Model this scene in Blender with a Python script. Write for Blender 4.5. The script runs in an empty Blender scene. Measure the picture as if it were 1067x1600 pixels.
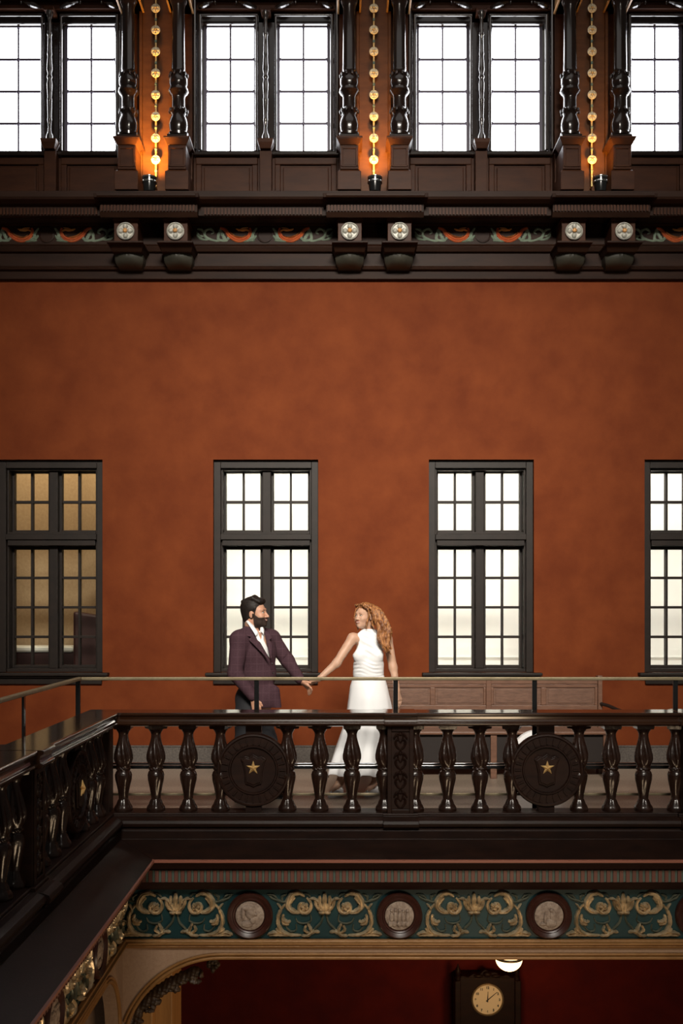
import bpy, bmesh, math, random
import numpy as np
from mathutils import Vector, Matrix
random.seed(4)
PI = math.pi
sc = bpy.context.scene
COL = sc.collection
# ------------------------------------------------------------------ camera
F = 1650.0                      # focal length in pixels of the 1067x1600 frame
EYE = 1.67
cam_d = bpy.data.cameras.new('camera'); cam = bpy.data.objects.new('camera', cam_d); COL.objects.link(cam)
cam.location = (0, 0, EYE); cam.rotation_euler = (PI/2, 0, 0)
cam_d.sensor_fit = 'AUTO'; cam_d.sensor_width = 36; cam_d.lens = F/1600*36
cam_d.shift_y = 148/1600; cam_d.shift_x = -0.5/1600; cam_d.clip_end = 100
sc.camera = cam
# ------------------------------------------------------------------ colour management, world, large lights
sc.view_settings.view_transform = 'Standard'; sc.view_settings.look = 'None'
sc.view_settings.gamma = 1.0; sc.view_settings.use_curve_mapping = False
sc.view_settings.exposure = 0.0
w = bpy.data.worlds.new('world'); sc.world = w; w.use_nodes = True
w.node_tree.nodes['Background'].inputs[0].default_value = (1.0, 0.90, 0.80, 1)
w.node_tree.nodes['Background'].inputs[1].default_value = 0.055

def area_light(name, loc, target, sx, sy, energy, col, spread=PI):
    d = bpy.data.lights.new(name, 'AREA'); d.shape = 'RECTANGLE'; d.size = sx; d.size_y = sy
    d.energy = energy; d.color = col; d.spread = spread
    o = bpy.data.objects.new(name, d); COL.objects.link(o); o.location = loc
    o.rotation_euler = (Vector(target)-Vector(loc)).to_track_quat('-Z', 'Y').to_euler()
    return o
# added fill panels behind the camera and high overhead; their sources are unseen
area_light('front_fill', (0.6, -2.5, 8.6), (0.3, 11, 2.4), 4.2, 1.6, 245, (1.0, 0.93, 0.82), 0.80)
area_light('overhead_fill', (0.4, 7.4, 9.8), (0.4, 7.6, 0), 6.0, 3.6, 60, (1.0, 0.95, 0.9))
# added warm fill for the lower frieze and spandrels, no lamp stands there
area_light('lower_warm_fill', (1.8, 4.0, -2.6), (-1.2, 7.6, -.7), 1.2, 1.2, 60, (1.0, 0.72, 0.45))
# corridor light behind the lower windows
area_light('corridor_light', (1.9, 11.62, 4.5), (1.9, 13.2, .9), 7.4, 0.5, 300, (1.0, 0.985, 0.92))
area_light('amber_room_light', (-3.6, 12.0, 4.2), (-3.3, 13.4, 1.0), 0.8, 0.6, 34, (1.0, 0.80, 0.52))

# ------------------------------------------------------------------ materials
def mat(name, col, rough=0.5, metal=0.0, col2=None, nscale=6.0, bump=0.0, bscale=40.0, emit=0.0, ecol=None,
        stretch=(1, 1, 1), coat=0.0, sss=0.0, spec=0.5, detail=6.0, lo=0.35, hi=0.65):
    m = bpy.data.materials.new(name); m.use_nodes = True
    nt = m.node_tree; N = nt.nodes; L = nt.links; b = N['Principled BSDF']
    b.inputs['Base Color'].default_value = (*col, 1); b.inputs['Roughness'].default_value = rough
    b.inputs['Metallic'].default_value = metal; b.inputs['Coat Weight'].default_value = coat
    b.inputs['Coat Roughness'].default_value = 0.12; b.inputs['Specular IOR Level'].default_value = spec
    if sss: b.inputs['Subsurface Weight'].default_value = sss; b.inputs['Subsurface Radius'].default_value = (.02, .008, .004)
    if emit: b.inputs['Emission Color'].default_value = (*(ecol or col), 1); b.inputs['Emission Strength'].default_value = emit
    tc = N.new('ShaderNodeTexCoord'); mp = N.new('ShaderNodeMapping'); mp.inputs['Scale'].default_value = stretch
    L.new(tc.outputs['Object'], mp.inputs[0])
    n = N.new('ShaderNodeTexNoise'); n.inputs['Roughness'].default_value = 0.62; n.inputs['Scale'].default_value = nscale; n.inputs['Detail'].default_value = detail
    L.new(mp.outputs[0], n.inputs['Vector'])
    if col2:
        r = N.new('ShaderNodeValToRGB'); r.color_ramp.elements[0].position = lo; r.color_ramp.elements[1].position = hi
        r.color_ramp.elements[0].color = (*col, 1); r.color_ramp.elements[1].color = (*col2, 1)
        L.new(n.outputs['Fac'], r.inputs[0]); L.new(r.outputs[0], b.inputs['Base Color'])
    if bump:
        n2 = N.new('ShaderNodeTexNoise'); n2.inputs['Scale'].default_value = bscale; n2.inputs['Detail'].default_value = 4
        L.new(mp.outputs[0], n2.inputs['Vector'])
        bp = N.new('ShaderNodeBump'); bp.inputs['Strength'].default_value = bump; bp.inputs['Distance'].default_value = 0.01
        L.new(n2.outputs['Fac'], bp.inputs['Height']); L.new(bp.outputs[0], b.inputs['Normal'])
    return m

M = {}
M['red_wall'] = mat('red_plaster', (0.118, 0.0225, 0.0048), 0.75, spec=0.14, col2=(0.172, 0.0385, 0.0090), nscale=2.6, bump=0.15, bscale=14, detail=14, lo=.32, hi=.70)
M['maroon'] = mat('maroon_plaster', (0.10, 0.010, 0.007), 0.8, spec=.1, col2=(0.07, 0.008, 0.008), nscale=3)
M['wood'] = mat('dark_mahogany', (0.0085, 0.0036, 0.0024), 0.48, spec=0.16, col2=(0.015, 0.006, 0.0036), nscale=5, stretch=(1, 1, 5), bump=0.05, bscale=60)
M['upwood'] = mat('brown_mahogany', (0.036, 0.012, 0.0055), 0.45, spec=0.12, col2=(0.058, 0.020, 0.0085), nscale=3, stretch=(1, 1, 4))
M['gloss'] = mat('polished_dark_wood', (0.010, 0.005, 0.0035), 0.20, spec=0.4, col2=(0.015, 0.007, 0.0045), nscale=5, coat=0.3)
M['copingtop'] = mat('polished_coping_wood', (0.014, 0.0055, 0.0028), 0.13, col2=(0.025, 0.010, 0.0045), nscale=4, stretch=(.6, 3, 3), coat=0.4)
M['entab'] = mat('entablature_wood', (0.016, 0.0065, 0.0038), 0.5, spec=0.12, col2=(0.027, 0.011, 0.006), nscale=4, stretch=(.5, 3, 3))
M['beadwood'] = mat('lacquered_bead_wood', (0.016, 0.008, 0.005), 0.24, spec=1.0, coat=1.0)
M['balwood'] = mat('carved_dark_wood', (0.010, 0.0045, 0.003), 0.27, spec=.4, col2=(0.018, 0.0075, 0.0045), nscale=9, coat=.15, bump=.35, bscale=22)
M['consolewood'] = mat('dull_green_black_wood', (0.020, 0.018, 0.012), 0.5, col2=(0.034, 0.031, 0.021), nscale=9)
M['blackwood'] = mat('black_stained_wood', (0.014, 0.008, 0.006), 0.5)
M['frame'] = mat('dark_window_frame_paint', (0.013, 0.009, 0.007), 0.5, spec=0.25, col2=(0.019, 0.0125, 0.0095), nscale=8)
M['oak'] = mat('weathered_oak', (0.105, 0.050, 0.030), 0.5, col2=(0.17, 0.085, 0.052), nscale=14, stretch=(1, 1, 6), bump=0.15, bscale=50)
M['oakframe'] = mat('bench_rail_oak', (0.12, 0.056, 0.033), 0.45, col2=(0.18, 0.087, 0.052), nscale=9, stretch=(1, 1, 5))
M['brass'] = mat('aged_brass', (0.26, 0.215, 0.135), 0.48, 0.55, col2=(0.19, 0.15, 0.085), nscale=9)
M['gold'] = mat('bright_gold_leaf', (0.85, 0.55, 0.22), 0.35, 0.6)
M['gild'] = mat('worn_gilding', (0.42, 0.32, 0.19), 0.30, 0.6, col2=(0.80, 0.66, 0.45), nscale=16, bump=0.4, bscale=60)
M['giltpale'] = mat('dull_green_gilding', (0.10, 0.115, 0.085), 0.42, 0.3, col2=(0.17, 0.165, 0.115), nscale=16)
M['teal'] = mat('teal_frieze_paint', (0.003, 0.022, 0.026), 0.5, spec=.3, col2=(0.005, 0.034, 0.037), nscale=5)
M['sagedark'] = mat('dull_sage_paint', (0.045, 0.068, 0.055), 0.6, col2=(0.06, 0.085, 0.07), nscale=9)
M['fillet'] = mat('bright_salmon_paint', (0.22, 0.078, 0.050), 0.5)
M['salmon'] = mat('salmon_paint', (0.090, 0.031, 0.022), 0.5, col2=(0.12, 0.044, 0.031), nscale=9)
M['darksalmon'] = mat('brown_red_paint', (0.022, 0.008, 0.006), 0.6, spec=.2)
M['sage'] = mat('sage_paint', (0.15, 0.20, 0.15), 0.5, col2=(0.22, 0.27, 0.20), nscale=20)
M['orange'] = mat('vermilion_paint', (0.36, 0.060, 0.020), 0.45, col2=(0.46, 0.11, 0.03), nscale=20)
M['ochre'] = mat('ochre_gold_paint', (0.50, 0.22, 0.06), 0.4, col2=(0.60, 0.32, 0.12), nscale=20)
M['silver'] = mat('silvered_rosette', (0.33, 0.33, 0.29), 0.45, 0.1, col2=(0.52, 0.50, 0.44), nscale=30)
M['creamrose'] = mat('cream_rosette_paint', (0.72, 0.60, 0.40), 0.45, col2=(0.85, 0.74, 0.55), nscale=30)
M['plaster'] = mat('cream_spandrel_stone', (0.26, 0.165, 0.105), 0.8, col2=(0.31, 0.205, 0.135), nscale=40, bump=0.2, bscale=120)
M['goldmould'] = mat('ochre_gold_moulding', (0.22, 0.105, 0.030), 0.42, 0.15, col2=(0.28, 0.14, 0.045), nscale=8)
M['medrim'] = mat('red_brown_marble', (0.030, 0.009, 0.006), 0.35, col2=(0.045, 0.013, 0.008), nscale=20)
M['relief'] = mat('stone_relief', (0.17, 0.12, 0.09), 0.7, col2=(0.33, 0.26, 0.205), nscale=30, bump=0.6, bscale=60)
M['floor'] = mat('terrazzo', (0.23, 0.17, 0.125), 0.4, col2=(0.37, 0.29, 0.225), nscale=70, detail=2)
M['stone'] = mat('grey_granite', (0.055, 0.045, 0.038), 0.6, col2=(0.12, 0.10, 0.085), nscale=60, bump=0.3, bscale=90)
M['recess'] = mat('glow_tinted_wood', (0.075, 0.026, 0.007), 0.5, spec=.2, col2=(0.11, 0.04, 0.011), nscale=4, stretch=(1, 1, 3))  # lighter orange base colour carries part of the uplight glow
M['carved'] = mat('brown_carved_wood', (0.022, 0.012, 0.007), 0.5, col2=(0.06, 0.035, 0.018), nscale=14, bump=.5, bscale=30)
M['ceil'] = mat('tan_ceiling_plaster', (0.25, 0.18, 0.12), 0.8)  # one even tan plaster colour
M['corr'] = mat('white_corridor_plaster', (0.86, 0.86, 0.82), 0.8, col2=(0.80, 0.80, 0.76), nscale=1.2)
M['amber'] = mat('amber_room_plaster', (0.42, 0.29, 0.17), 0.8, col2=(0.50, 0.36, 0.22), nscale=30)
M['darkred'] = mat('dark_red_leather', (0.035, 0.006, 0.005), 0.5)
M['black'] = mat('black_enamel', (0.008, 0.008, 0.008), 0.18, coat=0.4)
M['chrome'] = mat('polished_steel', (0.75, 0.75, 0.72), 0.12, 1.0)
M['lead'] = mat('leaded_muntin', (0.10, 0.085, 0.12), 0.4)
M['skin_m'] = mat('tan_skin', (0.50, 0.26, 0.165), 0.5, sss=0.08, col2=(0.55, 0.29, 0.19), nscale=20)
M['skin_w'] = mat('fair_skin', (0.52, 0.305, 0.205), 0.5, sss=0.08, col2=(0.57, 0.345, 0.24), nscale=20)
M['hair_m'] = mat('black_hair', (0.006, 0.004, 0.0035), 0.6, spec=.3, col2=(0.018, 0.011, 0.008), nscale=60, stretch=(1, 1, .2))
M['beard'] = mat('dark_beard', (0.022, 0.011, 0.007), 0.7, col2=(0.045, 0.023, 0.014), nscale=120)
M['hair_w'] = mat('copper_hair', (0.13, 0.040, 0.012), 0.42, col2=(0.46, 0.20, 0.065), nscale=70, stretch=(1, 1, .12), bump=0.6, bscale=110, lo=.4, hi=.62)
M['white_shirt'] = mat('white_cotton', (0.80, 0.79, 0.79), 0.7)
M['satin'] = mat('white_satin', (0.86, 0.86, 0.87), 0.42, spec=0.6)
M['trouser'] = mat('black_trouser_cloth', (0.010, 0.010, 0.013), 0.8)
M['brow_w'] = mat('light_brown_brow', (0.10, 0.045, 0.022), 0.7)
M['lips'] = mat('lip_skin', (0.42, 0.11, 0.08), 0.4)
M['teeth'] = mat('white_teeth', (0.85, 0.82, 0.76), 0.3)
M['eye'] = mat('dark_eye', (0.02, 0.012, 0.008), 0.15)
M['dial'] = mat('cream_clock_dial', (0.52, 0.42, 0.24), 0.5, emit=0.10, ecol=(0.9, .7, .35))  # faint warm glow added to the dial, which holds no lamp
M['ink'] = mat('black_ink', (0.006, 0.005, 0.004), 0.5)
M['tan'] = mat('tan_wood_pillar', (0.55, 0.30, 0.10), 0.55, col2=(0.40, 0.20, 0.06), nscale=5, stretch=(4, 4, .4))
M['skyglass'] = mat('daylit_diffusing_glass', (0.9, 0.92, 1.0), 0.3, emit=11.0, ecol=(0.95, 0.96, 1.0))
M['bowl'] = mat('lit_glass_bowl', (1, 0.8, 0.5), 0.3, emit=3.6, ecol=(1.0, 0.62, 0.30))
M['lens'] = mat('lit_lamp_lens', (1, 0.7, 0.3), 0.3, emit=20, ecol=(1.0, 0.5, 0.15))

def glass_mat():
    m = bpy.data.materials.new('clear_window_glass'); m.use_nodes = True; nt = m.node_tree; N = nt.nodes; L = nt.links
    N.remove(N['Principled BSDF']); out = N['Material Output']
    t = N.new('ShaderNodeBsdfTransparent'); t.inputs[0].default_value = (.97, .98, .96, 1)
    g = N.new('ShaderNodeBsdfGlossy'); g.inputs['Roughness'].default_value = 0.03
    fr = N.new('ShaderNodeFresnel'); fr.inputs[0].default_value = 1.45
    mx = N.new('ShaderNodeMixShader'); L.new(fr.outputs[0], mx.inputs[0]); L.new(t.outputs[0], mx.inputs[1]); L.new(g.outputs[0], mx.inputs[2])
    L.new(mx.outputs[0], out.inputs[0]); return m
M['glass'] = glass_mat()

def check_mat():          # plum jacket cloth with a fine window-pane check
    m = mat('plum_check_wool', (0.044, 0.020, 0.027), 0.85, col2=(0.066, 0.032, 0.041), nscale=160, spec=.2)
    nt = m.node_tree; N = nt.nodes; L = nt.links; b = N['Principled BSDF']
    base = b.inputs['Base Color'].links[0].from_socket
    tc = N.new('ShaderNodeTexCoord'); sx = N.new('ShaderNodeSeparateXYZ'); L.new(tc.outputs['Object'], sx.inputs[0])
    fac = None
    for ax, per in ((0, 0.052), (2, 0.062)):
        a = N.new('ShaderNodeMath'); a.operation = 'DIVIDE'; a.inputs[1].default_value = per; L.new(sx.outputs[ax], a.inputs[0])
        f = N.new('ShaderNodeMath'); f.operation = 'FRACT'; L.new(a.outputs[0], f.inputs[0])
        l = N.new('ShaderNodeMath'); l.operation = 'LESS_THAN'; l.inputs[1].default_value = 0.10; L.new(f.outputs[0], l.inputs[0])
        if fac is None: fac = l.outputs[0]
        else:
            mx = N.new('ShaderNodeMath'); mx.operation = 'MAXIMUM'; L.new(fac, mx.inputs[0]); L.new(l.outputs[0], mx.inputs[1]); fac = mx.outputs[0]
    k = N.new('ShaderNodeMath'); k.operation = 'MULTIPLY'; k.inputs[1].default_value = 0.13; L.new(fac, k.inputs[0])
    mix = N.new('ShaderNodeMix'); mix.data_type = 'RGBA'; L.new(k.outputs[0], mix.inputs[0]); L.new(base, mix.inputs[6])
    mix.inputs[7].default_value = (0.19, 0.105, 0.125, 1); L.new(mix.outputs[2], b.inputs['Base Color'])
    return m
M['jacket'] = check_mat()

# ------------------------------------------------------------------ builders
def px(x, y, D):
    """point of the place at depth D seen at pixel (x, y) of the photograph"""
    return Vector(((x-534)*D/F, D, EYE+(948-y)*D/F))
def zof(y, D): return EYE+(948-y)*D/F
def xof(x, D): return (x-534)*D/F

class MB:
    def __init__(s): s.bm = bmesh.new(); s.mx = Matrix.Identity(4)
    def v(s, p): return s.bm.verts.new(s.mx @ Vector(p))
    def f(s, vs):
        try: return s.bm.faces.new(vs)
        except ValueError: return None
    def box(s, x0, x1, y0, y1, z0, z1):
        c = [s.v((x, y, z)) for x in (x0, x1) for y in (y0, y1) for z in (z0, z1)]
        for q in ((0, 1, 3, 2), (4, 6, 7, 5), (0, 4, 5, 1), (2, 3, 7, 6), (0, 2, 6, 4), (1, 5, 7, 3)): s.f([c[i] for i in q])
        return s
    def frustum(s, cx, cy, z0, hx0, hy0, z1, hx1, hy1):
        a = [s.v((cx+i*hx0, cy+j*hy0, z0)) for i, j in ((-1, -1), (1, -1), (1, 1), (-1, 1))]
        b = [s.v((cx+i*hx1, cy+j*hy1, z1)) for i, j in ((-1, -1), (1, -1), (1, 1), (-1, 1))]
        s.f(a[::-1]); s.f(b)
        for i in range(4): s.f([a[i], a[(i+1) % 4], b[(i+1) % 4], b[i]])
        return s
    def grid(s, rows, closed=True, caps=True):
        R = [[s.v(p) for p in r] for r in rows]; n = len(R[0])
        for a, b in zip(R, R[1:]):
            for i in range(n if closed else n-1): s.f([a[i], a[(i+1) % n], b[(i+1) % n], b[i]])
        if caps and closed: s.f(R[0][::-1]); s.f(R[-1])
        return s
    def lathe(s, prof, c=(0, 0, 0), axis='z', n=20, mod=None, caps=True):
        rows = []
        for k, (r, h) in enumerate(prof):
            row = []
            for i in range(n):
                a = 2*PI*i/n; rr = r*(mod(a, h, r) if mod else 1)
                u, v = rr*math.cos(a), rr*math.sin(a)
                if axis == 'z': p = (c[0]+u, c[1]+v, c[2]+h)
                elif axis == 'y': p = (c[0]+u, c[1]+h, c[2]-v)
                else: p = (c[0]+h, c[1]+u, c[2]+v)
                row.append(p)
            rows.append(row)
        return s.grid(rows, True, caps)
    def tube(s, pts, r, n=8, squash=1.0, ref=(0, 1, 0)):
        pts = [Vector(p) for p in pts]; m = len(pts); rows = []
        ref = Vector(ref)
        for i, p in enumerate(pts):
            t = (pts[min(i+1, m-1)]-pts[max(i-1, 0)]).normalized()
            a = t.cross(ref)
            if a.length < 1e-4: a = t.cross(Vector((1, 0.2, 0)))
            a.normalize(); b = a.cross(t).normalized()
            rr = r(i/(m-1)) if callable(r) else r
            rows.append([p+a*math.cos(q)*rr+b*math.sin(q)*rr*squash for q in [2*PI*j/n for j in range(n)]])
        return s.grid(rows)
    def prism(s, poly, fn, a, b):
        """poly = outline points, fn(u, v, w) maps to 3D, extruded w from a to b"""
        A = [s.v(fn(u, v, a)) for u, v in poly]; B = [s.v(fn(u, v, b)) for u, v in poly]
        s.f(A); s.f(B[::-1]); n = len(poly)
        for i in range(n): s.f([A[i], B[i], B[(i+1) % n], A[(i+1) % n]])
        return s
    def ball(s, c, r, n=12):
        r = (r, r, r) if not hasattr(r, '__len__') else r
        rows = []
        for i in range(1, n):
            a = PI*i/n
            rows.append([(c[0]+r[0]*math.sin(a)*math.cos(2*PI*j/(n*2)), c[1]+r[1]*math.sin(a)*math.sin(2*PI*j/(n*2)), c[2]-r[2]*math.cos(a)) for j in range(n*2)])
        return s.grid(rows)
    def build(s, name, m, parent=None, smooth=False, bevel=0, loc=None, angle=None):
        bmesh.ops.recalc_face_normals(s.bm, faces=s.bm.faces)
        me = bpy.data.meshes.new(name); s.bm.to_mesh(me); s.bm.free()
        me.materials.append(M[m] if isinstance(m, str) else m)
        o = bpy.data.objects.new(name, me); COL.objects.link(o)
        if smooth:
            me.polygons.foreach_set('use_smooth', [True]*len(me.polygons))
            me.set_sharp_from_angle(angle=math.radians(angle or 40))
        if bevel:
            b = o.modifiers.new('bevel', 'BEVEL'); b.width = bevel; b.segments = 2; b.limit_method = 'ANGLE'; b.angle_limit = math.radians(35)
        if parent is not None:
            o.parent = parent; o.matrix_parent_inverse = parent_world(parent).inverted()
        if loc: o.location = loc
        return o

def parent_world(p):
    mx = Matrix.LocRotScale(p.location, p.rotation_euler, p.scale)
    return (parent_world(p.parent) @ p.matrix_parent_inverse @ mx) if p.parent else mx
def tag(o, label, cat, group=None):
    o['label'] = label; o['category'] = cat
    if group: o['group'] = group
    return o
def thing(name, loc, label, cat, group=None):
    o = bpy.data.objects.new(name, None); o.empty_display_size = 0.1; COL.objects.link(o); o.location = loc
    return tag(o, label, cat, group)
def struct(o): o['kind'] = 'structure'; return o
def sempty(name, loc=(0, 0, 0)):
    o = bpy.data.objects.new(name, None); COL.objects.link(o); o.location = loc; return struct(o)
def kids(o): return [c for c in bpy.data.objects if c.parent == o]
def dup(o, parent=None, off=None, label=None):
    c = o.copy(); COL.objects.link(c)
    if parent is not None: c.parent = parent
    for ch in kids(o): dup(ch, c)
    if off is not None: c.location = o.location+Vector(off)
    if label: c['label'] = label
    return c

PITCH = 2.2467                    # spacing of the bays along the far wall
WC = [-0.793+PITCH*k for k in (-1, 0, 1, 2)]        # window axes
PC = [0.330+PITCH*k for k in (-2, -1, 0, 1, 2)]      # pier axes
XL, XR = -6.0, 6.0

# ================================================================== STRUCTURE
# gallery floor and slab, wrapped round the light well
D0, X0 = 7.95, -1.65              # faces of the frieze (far side, left side)
m = MB(); m.box(XL, XR, 8.0, 14.5, -.12, 0); m.box(XL, -1.70, 2.0, 8.0, -.12, 0)
struct(m.build('floor', 'floor'))
m = MB(); m.box(XL, XR, 8.27, 11.0, -.75, -.12); struct(m.build('ceiling', 'ceil'))
m = MB(); m.box(XL, -1.97, 2.0, 8.27, -.75, -.12); struct(m.build('ceiling', 'ceil'))
# red back wall with its four window openings
OH, OZ0, OZ1 = 0.547, 0.985, 3.203
m = MB()
segs = [XL]
for c in WC: segs += [c-OH, c+OH]
segs.append(XR)
for i in range(0, len(segs), 2): m.box(segs[i], segs[i+1], 11.0, 11.32, 0, 5.35)
for c in WC:
    m.box(c-OH, c+OH, 11.0, 11.32, 0, OZ0); m.box(c-OH, c+OH, 11.0, 11.32, OZ1, 5.35)
struct(m.build('wall_back', 'red_wall'))
m = MB(); m.box(XL, XR, 10.965, 11.0, 0, 0.225); m.box(XL, XR, 10.955, 11.0, 0.215, 0.228)
struct(m.build('baseboard_back', 'stone', bevel=.004))
# lower storey walls
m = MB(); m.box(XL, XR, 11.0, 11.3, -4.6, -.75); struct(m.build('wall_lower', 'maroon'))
m = MB(); m.box(XL, XR, 2.0, 11.3, -4.75, -4.6); struct(m.build('floor_lower', 'floor'))
# rooms behind the lower windows
m = MB()
m.box(-1.9, XR, 13.2, 13.3, 0, 5.0); m.box(-1.98, -1.9, 11.32, 13.3, 0, 5.0)
struct(m.build('wall_corridor', 'corr'))
m = MB()
m.box(XL, -3.25, 13.1, 13.3, 0, 5.0)
m.prism([(-3.25, 13.1), (-2.95, 12.75), (-1.985, 12.75), (-1.985, 13.3), (-3.25, 13.3)], lambda u, v, q: (u, v, q), 0, 5.0)
struct(m.build('wall_amber_room', 'amber'))
m = MB(); m.box(XL, XR, 11.32, 13.3, 5.0, 5.1); struct(m.build('ceiling_corridor', 'corr'))
m = MB(); m.box(-1.9, XR, 11.33, 13.2, 0, .012); struct(m.build('floor_bounce_corridor', 'corr'))  # white floor sheet added to bounce light up the corridor wall
m = MB(); m.box(-1.9, XR, 13.185, 13.2, 1.035, 1.05); m.box(-1.9, XR, 13.165, 13.2, 0, .2); struct(m.build('trim_corridor', 'corr'))
# pale arched niche seen in the corridor behind the last window
m = MB()
pts = [(math.cos(a), math.sin(a)) for a in [PI*i/24 for i in range(25)]]
out = [(5.05+.72*c, 2.70+.72*s) for c, s in pts]; inn = [(5.05+.66*c, 2.70+.66*s) for c, s in pts]
m.prism([(5.77, 2.0)]+out+[(4.33, 2.0)]+[(4.39, 2.0)]+inn[::-1]+[(5.71, 2.0)], lambda u, v, q: (u, q, v), 13.12, 13.2)
struct(m.build('trim_niche', 'ceil'))

# ---------------------------------------------------------------- lower windows
def lower_window(cx, idx):
    w = sempty('window_%d' % idx, (cx, 11.0, OZ0))
    m = MB()
    yf0, yf1 = 11.05, 11.30
    m.box(cx-OH, cx-.475, yf0, yf1, OZ0, OZ1); m.box(cx+.475, cx+OH, yf0, yf1, OZ0, OZ1)
    m.box(cx-.475, cx+.475, yf0, yf1, 3.12, OZ1); m.box(cx-.475, cx+.475, yf0+.03, yf1, OZ0, 1.02)
    for s in (-1, 1):           # stepped inner moulding
        m.box(*sorted((cx+s*.475, cx+s*.455)), yf0+.04, yf1, 1.02, 3.12)
    m.box(cx-.455, cx+.455, yf0+.04, yf1, 3.10, 3.12)
    m.build('window_frame', 'frame', w, bevel=.004)
    m = MB(); m.box(cx-.475, cx+.475, 11.03, yf1, 2.37, 2.43); m.box(cx-.46, cx+.46, 11.05, yf1, 2.31, 2.37); m.box(cx-.455, cx+.455, 11.08, yf1, 2.43, 2.455)
    m.build('transom', 'frame', w, bevel=.005)
    m = MB(); m.box(cx-.045, cx+.045, 11.13, yf1, 1.02, 3.12)
    m.build('mullion', 'frame', w, bevel=.006)
    rows = {'upper': [(2.481, 2.767), (2.795, 3.088)], 'lower': [(1.05, 1.336), (1.363, 1.65), (1.677, 1.963), (1.99, 2.277)]}
    for part, zr in rows.items():
        for s in (-1, 1):
            u = [(.072, .240), (.262, .433)] if s > 0 else [(-.433, -.262), (-.240, -.072)]
            z0, z1 = zr[0][0], zr[-1][1]; a, b = u[0][0], u[1][1]
            m = MB(); y0, y1 = 11.20, 11.28
            zb, zt = (2.455, 3.10) if part == 'upper' else (1.02, 2.31)
            m.box(cx+(-.455 if s < 0 else .045), cx+a, y0, y1, zb, zt); m.box(cx+b, cx+(-.045 if s < 0 else .455), y0, y1, zb, zt)
            m.box(cx+a, cx+b, y0, y1, zb, z0); m.box(cx+a, cx+b, y0, y1, z1, zt)
            m.box(cx+u[0][1], cx+u[1][0], y0+.01, y1, z0, z1)
            for p, q in zip(zr, zr[1:]): m.box(cx+a, cx+b, y0+.012, y1, p[1], q[0])
            sash = m.build('sash', 'frame', w, bevel=.003)
            m = MB(); m.box(cx+a, cx+b, 11.25, 11.256, z0, z1); m.build('pane', 'glass', sash)
    m = MB(); m.box(cx-.62, cx+.62, 10.90, 11.05, .955, .985); m.box(cx-.60, cx+.60, 10.93, 11.05, .935, .955)
    m.box(cx-.545, cx+.545, 10.965, 11.0, .865, .935)
    m.build('window_sill', 'frame', w, bevel=.006)
for i, c in enumerate(WC): lower_window(c, i+1)
# things in the amber room: a dark red settee before the left window
t = thing('settee', (-3.0, 12.3, 0), 'dark red sofa in the amber room behind the leftmost gallery window', 'sofa')
m = MB(); m.prism([(-3.12, .50), (-3.12, 1.62), (-3.0, 1.60), (-2.5, 1.52), (-2.1, 1.4), (-2.1, .5)], lambda u, v, q: (u, q, v), 12.25, 12.4); m.build('backrest', 'darkred', t, bevel=.03)
m = MB(); m.box(-3.12, -2.1, 12.4, 12.7, .38, .50); m.build('seat', 'darkred', t, bevel=.02)
m = MB(); m.box(-3.1, -3.05, 12.42, 12.47, 0, .38); m.box(-2.2, -2.15, 12.42, 12.47, 0, .38); m.build('leg', 'blackwood', t)
m = MB(); m.box(-4.2, -3.20, 12.55, 12.95, 1.13, 1.20)
o = m.build('low_table', 'corr'); tag(o, 'pale ledge with a bright rounded edge behind the leftmost gallery window', 'ledge')
o.modifiers.new('b', 'BEVEL').width = .02
m = MB(); m.box(-4.2, -3.20, 12.6, 12.95, 0, 1.13); b_ = m.build('support', 'darkred', o)

# ---------------------------------------------------------------- clerestory: wall plane
m = MB()
m.box(XL, XR, 11.24, 11.34, 5.35, 6.42); m.box(XL, XR, 11.24, 11.34, 7.86, 9.2)
for p in PC: m.box(p-.36, p+.36, 11.0, 11.34, 5.6, 9.2)
m.box(XL, XR, 11.12, 11.24, 5.6, 6.44)
struct(m.build('wall_clerestory', 'upwood', bevel=.004))

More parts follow.
